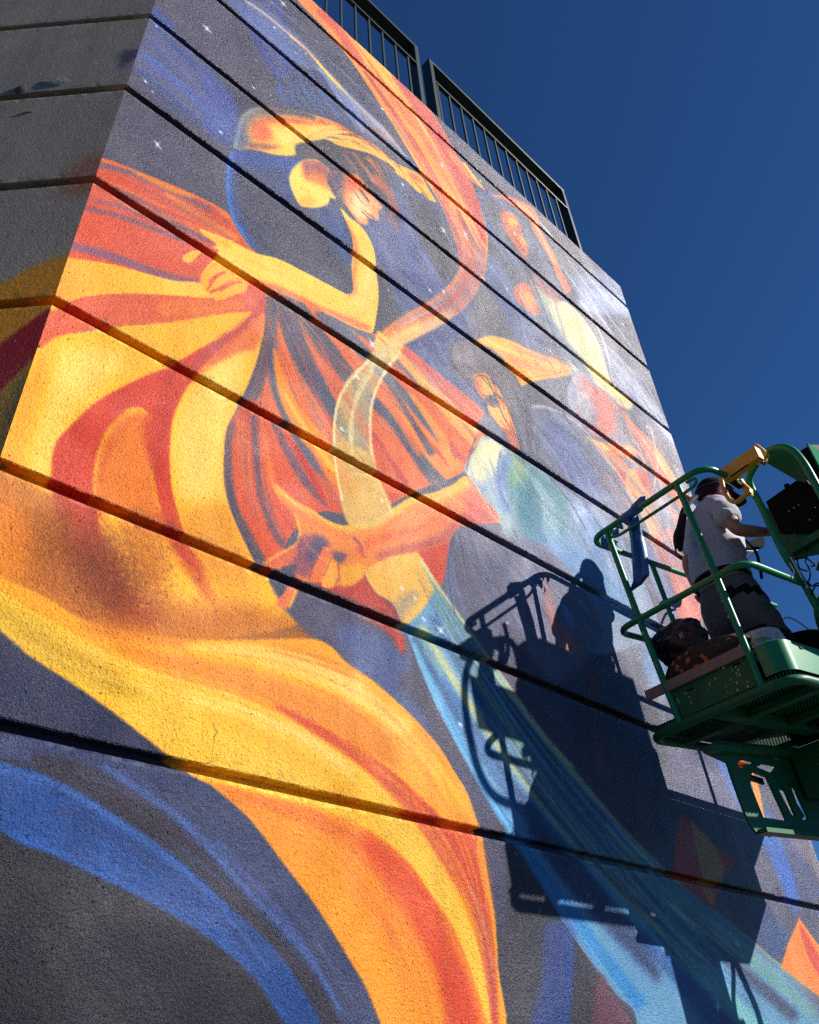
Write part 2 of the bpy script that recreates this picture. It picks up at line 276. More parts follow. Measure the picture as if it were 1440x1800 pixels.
    # ---- fan folds to the right (grey-blue / coral / orange)
    fan=P(q('466 520 476 500 500 505 560 535 610 560 650 584 700 600 770 655 858 735 832 790 818 828 740 860 690 884 640 906 600 902 560 900 520 930 500 960 476 1010 462 1008 440 970 408 900 396 850 396 790 404 745 440 690 456 640 466 580'),(238,128,84),1.2)
    def fold(t,w,cl,so=2.6,a=.88): S(q(t),w,cl,so,a,fan)
    fold('474 510 468 560 462 640 440 700 408 750 398 820 405 900 440 975 470 1020',[8,12,20,26,16,20,26,30,28],(94,100,124))
    fold('480 520 478 600 486 680 520 760 560 830 600 900',[16,18,20,18,12,6],(84,104,134))
    fold('500 520 520 600 560 680 610 760 650 800',[30,34,30,22,8],(78,98,132));fold('520 530 580 620 640 690 690 740 760 830 790 850',[20,30,20,16,18,10],(86,98,126))
    fold('560 545 620 600 680 660 740 730 800 810',[20,24,14,14,10],(92,112,136));fold('600 565 660 600 700 640 760 690',[10,14,10,6],(110,120,140))
    fold('482 610 500 690 540 760 580 800 640 880',[2,22,34,34,20],(246,160,72),3);fold('488 640 505 700 530 760',[2,10,12],(240,130,60))
    fold('520 600 560 700 600 770 640 850 700 880',[2,5,9,20,20],(226,96,76));fold('540 620 600 700 660 770 720 860',[1,4,8,10],(214,90,84))
    fold('700 600 760 650 850 740',[20,26,30],(238,104,84));fold('690 610 750 670 840 760',[4,10,12],(248,196,120),2);fold('640 660 700 720 760 790 800 830',[6,16,34,44],(244,156,88),3)
    fold('660 700 700 760 740 820 770 860',[3,8,10,8],(96,98,124));fold('680 690 740 760 800 830',[2,4,6],(226,80,66));fold('790 780 820 810 830 790',[8,10,6],(226,84,78))
    P(q('400 740 440 700 470 730 520 800 580 850 600 905 560 905 520 930 500 960 474 1008 450 980 420 910 404 840'),(230,98,64),4,.9,fan)
    for t,w,cl in [('408 740 396 800 404 880 430 940 462 1000',[18,22,22,24,26],(90,92,118)),('445 730 450 800 458 870 480 930 500 960',[12,12,10,12,12],(122,88,110)),('480 740 510 800 540 850 575 890',[10,16,14,6],(132,92,118)),('500 760 540 820 570 880',[8,12,8],(216,60,48)),('425 740 424 800 436 860',[16,20,14],(238,120,64)),('462 740 470 800 480 850',[4,10,10],(240,140,60))]: S(q(t),w,cl,2.4,.85,fan)
    P(A5('690 1290 760 1330 820 1440 880 1560 920 1600 900 1400'),(248,170,70),3,.8,fan)
    # ---- loop strands below the ribbon
    lp=q('664 610 700 605 690 640 660 680 650 720 650 770 655 800 662 832 680 870 690 905 650 930 612 915 600 880 592 830 587 790 588 740 595 700 612 665 640 640')
    m=P(lp,(206,196,126),1,.55);P(q('660 640 672 660 655 700 650 750 640 790 622 760 620 700 634 665'),(128,132,150),3,.55)
    S(q('600 840 590 790 588 740 596 700 616 664 650 632'),3,(240,228,150),1,.9);S(q('618 790 620 730 632 680 664 632 690 605'),6,(226,222,150),2,.8);S(q('652 800 650 750 656 700 680 650 700 625'),4,(232,226,160),1.3,.85)
    P(q('664 582 676 590 708 606 700 625 686 630 660 610'),(244,222,120),1.3,.9)
    P(q('592 780 640 790 662 832 690 905 640 930 608 915 598 850'),(232,178,90),2,.9)
    # ---- the curly haired man with the beige scarf
    P(A6('290 640 330 600 420 580 500 620 600 680 700 790 790 900 830 1100 850 1200 830 1330 780 1360 760 1280 700 1050 600 880 540 840 450 850 360 820 310 740'),(122,118,124),1.6)
    P(q('838 590 870 590 935 640 975 700 1000 760 960 740 920 700 880 660 850 620'),(120,116,124),3,.6)
    for i in range(60):
        x,y=R.uniform(797,905),R.uniform(605,700)+0;y+= (x-797)*.25;S([(x,y),(x+R.uniform(-6,8),y+R.uniform(4,10))],2,[(84,80,92),(150,146,150),(132,110,112)][i%3],1,.6)
    P(A6('470 610 500 580 580 565 690 590 800 640 960 710 1080 750 1140 790 1110 840 1000 860 880 880 800 915 780 900 700 780 640 700 560 640'),(248,184,88),1.1)
    P(A6('560 640 700 690 860 760 800 800 720 760 660 700'),(236,140,80),4,.7);P(A6('700 590 860 660 1120 760 1110 800 900 740 760 690'),(242,160,110),3,.7);S(A6('560 600 680 660 860 720 1060 790'),3,(252,216,130),2,.8)
    P(A6('820 910 1000 880 1110 850 1090 1000 1080 1090 980 1000 880 950 830 1000'),(110,110,124),3,.8);S(A6('970 880 1040 980 1090 1080'),2,(160,160,176),1,.8)
    P(F3('250 480 320 460 370 470 430 560 500 660 560 740 580 840 610 940 640 1060 640 1110 590 1090 550 1010 520 960 470 930 420 870 380 780 370 720 330 670 280 600'),(240,150,80),1.2)
    P(F3('350 480 400 540 440 640 380 650 330 600'),(250,190,90),2,.9);P(F3('380 740 470 740 520 800 520 900 440 880'),(250,196,110),2,.8);P(F3('350 670 400 650 450 680 460 720 400 740'),(96,96,130),1.8,.9);S(F3('370 690 440 720'),1.6,(40,40,60),.8,.8)
    P(F3('520 950 600 960 640 1060 640 1110 590 1090'),(226,100,70),2,.8);S(F3('470 860 510 900 520 950'),1.5,(190,70,60),1,.7);S(F3('250 500 290 590 340 660'),3,(232,100,90),1.5,.8)
    P(F3('320 830 380 810 440 860 500 950 520 1000 430 1000 330 950 290 900'),(118,122,142),2,.95)
    P(F3('520 640 620 560 700 640 740 800 740 960 720 1100 660 1110 640 960 590 780'),(116,116,132),4,.8);S(F3('560 680 620 860 680 1080'),6,(96,112,160),4,.7)
    P(F3('730 750 760 735 860 750 980 830 1120 950 1240 1060 1360 1180 1440 1290 1600 1560 1700 1800 1300 1800 1100 1440 900 1250 760 1150 740 1000 760 880'),(128,136,156),2,.95)
    S(F3('740 745 860 750 980 830 1130 950 1260 1070 1440 1290'),5,(180,200,190),2,.8)
    P(F3('880 880 1020 900 1140 1100 1240 1300 1400 1560 1200 1500 1000 1250 900 1050'),(100,122,172),10,.9)
    for t in ['780 980 880 1150 960 1300','820 920 960 1120 1060 1330','1080 1060 1220 1250 1400 1520','1180 1100 1330 1300 1500 1600']: S(F3(t),5,(116,132,180),4,.8)
    for t in ['740 1000 840 1120 940 1230','1150 1080 1300 1300 1440 1540']: S(F3(t),8,(124,120,126),5,.8)
    sh=q('845 770 862 770 900 785 925 800 960 830 1010 870 1060 905 1090 935 1110 990 1140 1040 1150 1110 1050 1150 900 1100 860 1020 880 940 878 918 850 880 818 828 822 810 835 790')
    m=m_sh=P(sh,(140,160,178),1.4)
    P(q('835 780 862 772 890 790 880 820 850 850 830 840 820 825'),(220,220,170),6,.95,m);P(q('900 800 960 830 1000 880 990 950 940 960 900 900 890 850'),(80,150,150),14,.95,m);P(q('905 795 925 820 915 850 898 850'),(160,190,120),7,.8,m)
    P(q('850 860 880 850 900 900 920 960 890 980 860 930'),(150,180,170),8,.7,m);S(q('890 800 880 850 890 900'),12,(80,124,180),5,.85,m)
    P(q('950 940 1040 960 1100 1020 1110 1080 1000 1050 930 990'),(110,164,196),16,.85,m);P(q('1000 880 1060 920 1090 990 1040 960'),(150,186,216),10,.8,m)
    P(q('870 940 960 960 1020 1030 1060 1120 980 1200 920 1140 850 1050 800 960 860 930'),(126,128,146),6,.9)
    for t in ['880 950 900 1040 960 1120','850 960 870 1060 900 1140','920 960 960 1040 1010 1110']: S(q(t),8,(96,104,142),5,.6)
    P(q('955 1020 975 1050 980 1090 1010 1120 1020 1150 990 1140 965 1090'),(214,132,116),6,.8);P(q('985 1060 1010 1090 1005 1110'),(130,170,216),5,.8)
    P(q('790 930 870 920 900 990 880 1080 870 1180 840 1180 800 1100 775 1030 780 980'),(118,122,140),5,.9);S(q('790 950 788 1010 800 1090'),8,(120,150,190),4,.7)
    # ---- beam from the arm down to the right, plus the dark ground either side
    P(q('478 1015 560 1040 640 1070 700 1100 722 1120 724 1170 690 1200 640 1190 590 1150 540 1110 500 1070'),(104,104,126),2);P(q('590 1100 680 1120 720 1160 700 1200 740 1250 760 1300 700 1240 640 1190'),(92,116,164),8,.8)
    P(q('630 1080 690 1100 712 1125 706 1150 680 1110'),(222,80,60),3,.9)
    P(q('640 990 680 1000 720 1080 700 1090 560 1030 540 1010 600 1020'),(220,84,70),3,.95);S(q('640 1000 672 1040 700 1085'),8,(150,90,110),3,.8)
    P(q('735 972 785 955 788 920 775 1010 775 1035 760 1020'),(228,96,72),2);P(q('720 975 760 940 788 925 790 960 775 1030 745 1000'),(232,92,70),2,.95)
    bm=q('640 1000 660 985 700 965 725 968 740 978 770 1028 805 1078 850 1148 905 1222 955 1290 1008 1350 1080 1436 1130 1489 1180 1534 1222 1572 1266 1606 1318 1648 1380 1700 1500 1790 1700 1960 1400 2000 1100 1990 1120 1800 1082 1748 1052 1708 1020 1664 982 1608 928 1522 880 1446 825 1350 795 1295 765 1236 740 1180 722 1130 705 1090 690 1060 660 1040')
    m=m_bm=P(bm,(112,168,190),1.2)
    P(q('630 1010 640 980 700 955 732 962 768 1020 740 1075 705 1100 680 1075 655 1045'),(236,190,104),2,1,m);P(q('700 1050 740 1040 700 1100 690 1080'),(160,160,140),7,.7,m)
    def be(t,w,cl,so=4,a=.85): S(q(t),w,cl,so,a,m)
    be('745 980 800 1070 870 1175 960 1290 1080 1430 1180 1530 1320 1645 1480 1780',[26,24,22,24,22,18,18,30],(206,206,132),4)
    be('770 1060 850 1190 930 1300 1050 1450 1180 1570 1300 1670 1440 1790',[10,24,16,14,24,22,22],(120,172,160),5)
    be('760 1085 840 1220 920 1320 1020 1440 1130 1560 1260 1690',[10,18,16,18,20,14],(40,104,140),5)
    be('740 1100 820 1230 900 1340 1000 1465 1110 1580 1240 1700',[12,14,16,14,20,14],(196,204,140),5)
    be('730 1120 800 1240 880 1360 990 1500 1100 1620 1200 1720 1300 1820',[10,20,24,30,30,20,24],(24,76,136),7)
    be('850 1260 950 1400 1080 1550 1160 1620 1240 1700',[4,10,10,10,6],(30,80,120),4,.8)
    be('800 1330 880 1440 940 1520 1010 1610 1060 1680 1130 1770',[14,16,16,18,20,24],(52,148,200),3)
    be('726 1130 790 1270 850 1380 910 1480',[10,10,12,8],(120,190,205),3);be('770 1180 850 1320 930 1440',[10,14,6],(88,156,196),6,.7)
    be('930 1450 1010 1550 1100 1650 1160 1720',[14,30,26,14],(34,64,120),8);be('1030 1520 1120 1620 1180 1690 1260 1790',[6,18,20,16],(108,186,190),5,.8);be('1130 1640 1200 1720 1260 1800',[16,30,34],(38,110,180),7);be('1160 1640 1240 1720 1340 1810',[10,22,30],(130,196,184),6);be('1200 1600 1290 1690 1400 1790',[6,14,20],(44,52,96),6,.8)
    be('740 1120 752 1150 780 1190',[10,14,6],(150,190,170),5,.7)
    # slate wedge left of the beam's foot, blue and red streaks
    P(q('880 1445 930 1520 985 1610 1050 1708 1120 1800 1150 1850 880 1850 878 1740 866 1600 850 1480 845 1455 825 1400'),(70,70,86),3,.95)
    P(q('790 1330 830 1370 870 1440 850 1465 810 1390'),(88,92,128),5,.8);P(q('850 1480 880 1470 892 1600 880 1650'),(92,96,128),8,.7)
    P(q('960 1625 1005 1625 1010 1680 1000 1800 985 1850 930 1850 945 1750 955 1700'),(54,88,160),8,.9);S(q('1003 1660 1000 1740 992 1820'),5,(44,96,180),2,.8)
    P(q('1055 1712 1075 1740 1110 1800 1120 1850 1040 1850 1042 1780'),(128,70,96),5,.9)
    # right hand field
    P(q('1260 1320 1360 1440 1400 1600 1420 1680 1460 1800 1380 1700 1300 1630 1210 1560 1150 1500 1090 1420 1180 1380'),(96,96,124),14,.9)
    P(q('990 1290 1060 1180 1180 1260 1260 1400 1180 1430 1160 1510 1060 1410'),(70,70,96),14,.8);S(q('1040 1170 1050 1260 1056 1370'),[26,18,10],(150,84,74),5,.7)
    P(q('1175 1230 1230 1330 1310 1340 1290 1420 1230 1440 1180 1380'),(110,112,144),10,.8)
    for t,w in [('1260 1310 1310 1400 1360 1480 1400 1590',[24,40,30,18]),('1340 1470 1380 1540 1398 1600',[10,24,12]),('1275 1330 1300 1380 1330 1440',[14,14,8])]: S(q(t),w,(56,120,206),6,.85)
    for t in ['1350 1420 1390 1500 1420 1600','1380 1450 1410 1530 1440 1610','1400 1630 1430 1680 1450 1720','1395 1470 1425 1540 1450 1590']: S(q(t),4,(76,104,184),2.5,.8)
    P(q('1390 1470 1440 1480 1460 1560 1420 1520'),(150,144,148),8,.7)
    P(q('1340 1600 1385 1640 1376 1690 1330 1650'),(44,90,150),10,.8)
    P(q('1250 1312 1300 1330 1330 1370 1343 1430 1354 1470 1330 1440 1322 1380 1300 1350 1240 1320'),(250,166,60),1.5)
    P(q('1405 1614 1440 1662 1480 1720 1480 1790 1440 1752 1372 1702 1385 1660'),(248,150,48),1.1,1,None,False);P(q('1407 1625 1440 1680 1470 1740 1440 1715 1415 1665'),(236,84,60),2,.9)
    P(q('1198 1431 1216 1442 1240 1468 1262 1490 1280 1502 1297 1514 1284 1530 1270 1548 1262 1572 1252 1604 1222 1572 1184 1546 1186 1490 1192 1450'),(222,84,58),1.2,1,None,False);P(q('1213 1440 1240 1468 1262 1492 1274 1530 1268 1556 1240 1556 1228 1510'),(206,170,84),1.2,1,None,False)
    P(q('1235 1560 1256 1572 1250 1590'),(220,160,80),1)
    # ---- the man's forearm and hand
    arm=F4('1140 110 1200 180 1320 340 1240 360 1120 370 1060 430 1040 460 960 490 860 515 760 530 690 560 630 590 580 650 530 690 440 690 420 700 380 690 370 670 300 670 240 650 230 610 150 600 70 575 120 530 230 470 260 440 250 380 220 300 160 240 120 180 115 150 150 160 240 240 330 290 400 340 480 370 540 365 640 345 740 290 850 220 960 200 1060 160')
    m=m_arm=P(arm,(240,148,82),1.3)
    S(F4('130 170 250 260 340 300 420 350 520 375 640 355 760 290 870 225 980 205 1140 120'),[5,8,10,14,18,18,20,22,28,34],(226,190,90),3,.95,m)
    S(F4('660 540 800 500 960 460 1060 410 1150 350 1300 330'),[10,14,20,24,30,20],(206,100,90),5,.9,m);S(F4('560 520 660 450 800 410 960 370 1100 300'),[8,16,18,14,12],(240,118,70),5,.8,m)
    P(F4('1180 180 1320 340 1200 360 1120 300'),(220,96,80),8,.9,m)
    P(F4('250 440 340 420 420 460 400 500 340 600 290 640 200 600 220 520'),(160,92,118),5,.9,m);P(F4('340 430 400 460 340 560 300 540'),(84,88,130),5,.8,m);P(F4('430 510 500 520 490 560 460 570'),(104,90,124),4,.85,m)
    P(F4('390 485 425 500 420 560 380 640 350 670 310 660 330 590 370 520'),(240,130,84),1.4,1);S(F4('400 490 420 520 410 580'),2,(232,200,100),1,.9);P(F4('420 560 460 570 465 640 440 695 380 690 390 620'),(240,170,90),1.4);P(F4('480 590 560 580 610 600 560 670 480 685'),(238,180,90),3,.9)
    P(F4('80 570 200 500 250 480 230 560 130 590'),(228,110,84),2,.8);S(F4('75 578 140 530 240 470 262 400 240 300'),2.5,(230,190,90),1.2,.9);S(F4('540 430 570 460 580 520'),5,(190,90,90),3,.8)
    P(F4('170 590 240 580 230 620 170 610'),(100,92,112),1.5,.9);P(F4('185 700 250 705 245 740 215 790 205 810 150 800 140 770 165 740'),(240,140,96),1.3);S(F4('240 710 225 760 205 800'),4,(236,200,110),1.3,.9);P(F4('100 660 185 690 160 740 120 700'),(90,96,116),1.5,.9)
    # ---- first figure
    body=P(q('412 262 402 285 397 325 402 362 412 392 430 420 448 440 500 462 560 492 608 520 621 512 618 470 624 440 612 405 600 370 590 350 545 300 525 270 470 268'),(88,90,112),1.4)
    P(F1('100 430 200 410 300 430 420 460 560 460 620 490 520 600 520 700 560 800 440 780 300 640 180 540 90 500'),(70,92,150),12,.7,body);S(F1('150 400 100 560 105 700 140 880 210 1000 280 1110'),[22,26,24,20,14,6],(52,104,184),7,.8,body);S(F1('110 420 75 560 78 700 110 880 180 1000 260 1120'),[8,9,8,8,6,3],(70,150,226),2.2,.95,body);P(F1('120 420 300 420 420 450 560 470 610 500 520 560 400 540 240 520 130 520'),(52,96,176),6,.8,body)
    S(F1('590 480 520 560 505 640 530 740'),9,(40,88,170),4,.85,body);P(F1('840 800 900 880 960 1060 970 1200 880 1200 760 960 640 840'),(86,116,168),12,.8,body);P(F1('200 600 400 800 600 1000 760 1180 600 1180 300 1000 180 800'),(84,84,106),14,.7,body)
    ua=P(F1('130 400 150 300 175 190 240 130 320 115 430 125 560 140 680 165 760 190 850 225 960 290 1090 360 1170 420 1230 480 1330 540 1440 600 1440 720 1340 630 1260 550 1180 490 1080 440 980 415 860 385 780 345 720 350 660 365 565 378 565 440 520 455 400 445 260 410'),(248,200,100),1.2)
    P(F1('120 420 130 300 175 180 300 110 420 120 400 170 300 180 240 250 230 400'),(92,108,150),8,.95,ua);S(F1('135 400 150 290 190 170 300 118'),5,(92,168,216),2.5,.9,ua)
    S(F1('380 135 560 155 700 185'),10,(72,72,116),4,.95,ua);S(F1('250 240 420 200 560 210 700 220 760 215'),8,(226,90,60),4,.9,ua);S(F1('740 190 860 240 1000 320 1170 420 1230 480'),[8,7,6,7,8],(236,120,70),3,.9,ua)
    P(F1('240 280 330 230 400 280 380 340 280 350'),(236,104,66),6,.9,ua);P(F1('230 370 330 370 540 400 450 390 380 410 250 400'),(160,90,90),3,.8,ua);P(F1('420 260 640 280 820 260 900 330 760 330 600 350 430 350'),YP,8,.8,ua);S(F1('730 190 760 230 800 230'),3,(190,90,80),1.5,.7,ua)
    P(F1('1240 500 1340 530 1440 590 1440 620 1360 580 1280 540'),(232,120,90),2,.7,ua)
    hd=P(A3('0 1190 40 1210 90 1250 130 1320 160 1370 188 1420 150 1410 120 1395 80 1340 40 1300 0 1280 -100 1210 -60 1170'),(248,190,90),1);P(A3('0 1210 60 1240 100 1290 60 1280 0 1240'),(226,130,96),1.5,.8,hd);S(A3('30 1270 100 1350 130 1400'),1.5,(120,80,90),.8,.7,hd)
    P(F1('565 378 720 350 780 342 860 385 980 415 1080 445 1140 500 1180 600 1190 680 1260 760 1290 880 1290 960 1220 900 1160 760 1080 660 1000 600 900 570 820 520 760 480 600 480'),(86,86,100),1.6)
    for t,w,cl in [('880 420 960 520 1000 580',5,(180,110,90)),('960 430 1060 560 1120 660',6,(216,130,84)),('1060 460 1130 560 1160 660',8,(226,128,80)),('1120 480 1175 600 1180 660',4,(210,120,84)),('1100 600 1180 680 1240 780 1270 880',14,(214,110,84)),('1200 860 1250 940 1280 980',12,(160,104,116))]: S(F1(t),w,cl,2,.8)
    nk=P(F1('600 490 540 545 514 610 530 690 580 790 620 815 720 820 790 790 800 750 840 755 820 700 780 640 800 560 760 520 700 480'),(248,220,120),1.2)
    P(F1('600 490 640 480 760 500 800 560 780 620 700 600 630 610 615 560'),(176,96,96),4,.9,nk);P(F1('610 590 700 570 780 600 800 700 740 660 640 630'),(238,130,70),5,.85,nk);P(F1('585 790 640 750 700 760 640 800 600 815'),(240,160,80),5,.8,nk)
    fc=P(F1('810 570 900 575 1000 590 1060 660 1110 740 1160 800 1170 830 1140 840 1145 905 1110 905 1080 900 1075 925 1040 940 1000 920 960 870 900 790 850 720 820 650'),(240,160,100),1.2)
    P(F1('800 560 900 570 920 620 880 680 900 800 840 720'),(84,92,128),6,.95,fc);P(F1('920 600 1000 600 1020 660 960 720 900 680'),(230,104,70),6,.8,fc);P(F1('960 720 1010 720 1060 800 1110 860 1060 900 1000 910 950 840'),(250,224,170),7,.85,fc);P(F1('1060 720 1140 790 1160 830 1120 830 1080 780'),(246,200,150),4,.8,fc)
    S(F1('1010 690 1045 735 1075 775'),3,(50,36,56),.8,.95);S(F1('1085 745 1100 790 1120 815'),2,(230,150,110),1,.8);S(F1('960 860 1010 925 1060 935'),2.5,(236,140,90),1.2,.8);S(F1('1025 715 1060 760'),1.2,(60,60,120),.7,.9);S(F1('1020 842 1060 880 1085 905'),1.5,(90,40,50),.7,.95);S(F1('1060 860 1100 880 1112 900'),2,(206,90,80),.9,.9);S(F1('1130 820 1145 845 1168 830'),1.3,(170,90,80),.7,.8);P(F1('1065 905 1110 900 1125 930 1090 945'),(56,70,140),2,.8)
    for t in ['1000 590 1040 640 1060 680','1030 600 1080 660 1100 710','1060 610 1120 680 1130 720']: S(F1(t),1.6,(90,60,70),.7,.8)
    P(F1('800 560 830 620 850 700 830 740 800 680 780 620'),(110,84,100),3,.8)
    ar=P(q('599 366 615 382 635 398 650 420 659 445 662 480 666 520 661 560 656 583 648 584 622 575 590 558 560 546 530 530 500 518 478 508 452 500 432 492 400 486 365 474 380 450 384 440 374 436 350 440 340 452 325 460 322 452 335 442 352 440 380 432 372 420 360 412 352 406 356 403 380 412 408 424 432 436 455 446 490 455 530 475 570 496 600 512 614 517 621 508 618 470 621 440 617 410'),(250,212,110),1.1)
    S(q('606 385 622 420 626 450 621 490 624 512 612 522'),[3,8,8,8,8,4],(240,140,84),3,.85,ar);S(q('650 578 610 562 560 542 520 522 480 504 440 492'),[10,12,12,12,10,6],(238,120,78),3,.85,ar);P(q('645 430 655 470 655 520 640 545 620 540 640 500 640 460'),YP,6,.7,ar)
    P(F5('380 620 440 560 520 520 620 580 720 640 820 690 900 760 860 860 760 900 560 970 500 950 420 880 370 800 345 740 350 680'),(246,180,86),1.4)
    for t in ['420 850 520 700 640 640','440 880 560 830 700 740','440 760 520 690 620 650','560 860 720 770 820 760']: S(F5(t),[3,5,2],(224,90,64),1.4,.9)
    P(F5('150 480 190 440 280 400 370 400 330 440 240 530 180 530'),(248,190,90),1.2);S(F5('340 175 440 230 560 290 720 330'),[2,7,10,16],(250,196,96),1.2)
    # ---- great lower flow
    P(q('-60 1000 60 1040 160 1095 300 1122 440 1125 560 1125 610 1165 660 1200 722 1256 770 1310 797 1352 822 1395 838 1440 846 1458 850 1486 860 1550 870 1612 876 1700 880 1860 690 1900 640 1740 560 1600 500 1520 440 1440 370 1380 340 1365 270 1310 200 1255 130 1205 60 1160 -60 1080'),(246,176,66),1)
    P(q('160 1095 300 1122 400 1128 480 1136 560 1155 620 1190 560 1180 480 1150 380 1138 260 1130 160 1112'),(226,140,60),8,.9)
    P(q('330 1132 420 1130 500 1142 560 1160 640 1205 722 1270 700 1290 620 1230 520 1190 420 1160 340 1145'),(248,206,120),5,.9)
    P(q('200 1130 340 1160 440 1180 540 1215 620 1250 690 1300 720 1350 650 1330 560 1275 480 1240 360 1205 260 1175'),(236,150,62),6,.9)
    P(q('-60 1010 60 1075 180 1142 300 1190 360 1208 420 1225 520 1272 600 1325 650 1365 720 1440 755 1490 802 1567 827 1625 846 1680 862 1740 872 1860 856 1860 850 1780 838 1735 810 1670 775 1600 740 1545 700 1495 640 1450 560 1420 460 1395 370 1370 300 1330 200 1250 60 1155 -60 1075'),(236,196,96),1.2)
    P(q('-60 1030 60 1090 200 1180 260 1230 180 1210 60 1150'),(190,160,66),10,.6);S(q('360 1250 480 1300 580 1370 660 1440'),26,(244,176,70),14,.7);S(q('330 1225 440 1255 540 1300 620 1360'),14,(248,222,140),7,.8)
    P(q('480 1238 540 1262 620 1310 680 1350 740 1400 800 1460 838 1460 862 1600 874 1740 876 1860 864 1800 858 1730 830 1620 804 1562 758 1487 722 1436 652 1362 600 1322 530 1276'),(230,92,66),2.2,.95)
    P(q('690 1300 740 1350 790 1420 830 1460 790 1440 720 1380'),(246,172,84),6,.85);P(q('720 1290 780 1350 815 1410 800 1420 750 1350'),(250,190,90),5,.85);P(q('842 1468 850 1500 862 1570 872 1640 862 1600 850 1560 838 1500'),(246,166,50),2,.9)
    P(q('826 1540 850 1600 866 1680 874 1800 862 1760 846 1660'),(200,90,90),6,.7)
    low=P(q('376 1378 460 1398 540 1418 612 1444 662 1470 720 1518 760 1575 797 1630 822 1690 845 1762 858 1860 690 1880 640 1735 560 1600 500 1520 440 1440'),(246,160,46),2)
    P(q('380 1385 460 1402 560 1430 640 1470 720 1530 760 1600 740 1620 660 1520 560 1450 440 1412'),(240,128,72),8,.9,low);P(q('640 1460 720 1520 790 1630 830 1730 850 1860 800 1860 770 1720 720 1620 650 1520'),(236,88,56),9,.9,low);P(q('520 1520 600 1560 700 1720 760 1860 700 1860 620 1700'),(250,172,30),14,.8,low);P(q('600 1480 700 1560 740 1680 650 1600'),(244,146,78),12,.6,low)
    # ---- blue waves bottom left
    P(q('-60 1080 60 1160 130 1205 200 1255 270 1310 330 1360 340 1380 200 1340 100 1310 -60 1290'),(54,64,104),2,.95)
    P(q('-60 1290 60 1300 200 1335 340 1368 380 1390 440 1445 500 1522 560 1602 610 1682 650 1752 690 1880 610 1860 560 1790 500 1700 430 1620 360 1545 280 1470 180 1410 60 1345 -60 1320'),(72,88,128),3,.95)
    P(q('80 1325 160 1345 230 1390 300 1440 380 1520 440 1590 540 1700 600 1800 560 1800 480 1700 400 1600 320 1515 240 1455 160 1400 60 1345'),(74,68,82),5,.85)
    P(q('-60 1340 40 1348 110 1378 180 1418 260 1472 330 1525 400 1590 470 1655 530 1735 590 1860 520 1860 470 1745 420 1690 360 1640 290 1600 220 1562 130 1522 60 1492 -60 1470'),(50,100,168),2.4,.95)
    for t,w,cl in [('0 1352 110 1385 200 1440 300 1510 400 1600',10,(98,140,200)),('0 1470 80 1488 180 1540 290 1595 360 1640 430 1700 500 1790',9,(70,132,204)),('180 1345 260 1400 340 1460 440 1570 540 1680 600 1780',8,(96,146,206)),('100 1420 220 1480 340 1570 450 1680',20,(60,92,150)),('560 1620 620 1720 650 1800',8,(70,84,130)),('380 1480 480 1590 560 1700',12,(92,112,170))]: S(q(t),w,cl,4,.7)
    P(q('-60 1480 60 1495 150 1535 290 1605 420 1695 500 1800 540 1900 -60 1900'),(66,66,80),2,1,None,True,(56,56,68),q('300 1650 0 1750'))  # corner field painted darker outward for lens falloff

    # ---- second pass : fine streaks and sprayed texture following the forms
    T=c.ST
    T(q('745 990 800 1080 870 1180 960 1300 1080 1440 1180 1540 1320 1660 1480 1790'),[40,60,90,120,150,170,190,220],[(214,210,140),(60,130,160),(30,70,130),(120,200,215),(90,120,150),(160,196,150)],130,(1.5,6),.55,2.2,m_bm,3)
    T(q('726 1120 790 1270 850 1380 940 1520 1060 1690 1120 1780'),[10,20,26,30,36,40],[(140,210,225),(40,130,200),(90,170,210),(200,226,220)],26,(1,4),.6,1.5,m_bm,4)
    T(q('560 -5 650 110 720 215 780 320 830 420 850 470 800 545 740 575 690 600'),[60,50,60,60,55,60,60,50,40],[(250,200,110),(226,96,70),(244,150,80),(200,90,90),(252,214,140)],90,(1,4.5),.45,1.4,rb,5,(.1,.35))
    T(q('478 510 540 620 620 740 720 860'),[20,120,200,260],[(226,90,66),(84,98,126),(246,160,84),(110,110,140),(236,120,80),(70,84,112)],120,(1,3.5),.32,1.2,fan,6,(.2,.5))
    T(q('475 515 450 640 420 760 430 900 490 1000'),[10,60,110,140,120],[(226,90,60),(96,90,118),(240,130,66),(150,84,100)],70,(1.5,4),.45,1.3,fan,7,(.2,.5))
    T(q('660 590 760 680 860 750'),[20,50,40],[(250,190,110),(232,96,76),(244,140,90)],22,(1,3.5),.5,1.2,fan,8)
    T(q('165 300 260 340 360 385 440 450'),[60,90,90,60],[(240,130,70),(226,84,62),(140,110,136),(246,160,84)],44,(1,4),.5,1.6,sk1,9)
    T(q('60 560 200 545 330 545 440 530'),[50,50,40,20],[(240,150,76),(226,96,66),(222,110,90)],16,(2,6),.35,2.5,None,10,(.2,.5))
    T(q('440 560 340 650 250 700 180 770 150 860 175 960 215 1040'),[14,30,50,60,60,60,40],[(214,70,52),(240,110,70),(226,90,60)],26,(3,9),.3,3.5,None,11,(.2,.5))
    T(q('0 1090 200 1170 400 1225 560 1300 680 1390 770 1490 840 1640 870 1800'),[40,50,50,60,60,50,40,20],[(250,222,140),(240,180,80),(226,160,70),(248,206,110)],60,(2,6),.35,2.4,None,12,(.15,.4))
    T(q('330 1140 500 1165 640 1225 740 1320 810 1430 850 1560 872 1740'),[20,50,70,60,50,34,16],[(250,204,110),(236,140,66),(228,100,66),(250,180,80)],60,(2,5),.35,2,None,13,(.15,.4))
    T(q('400 1385 560 1450 680 1560 760 1700 800 1850'),[10,60,110,150,160],[(250,180,50),(240,110,60),(246,150,50),(232,84,50)],50,(3,9),.3,4,low,14,(.2,.5))
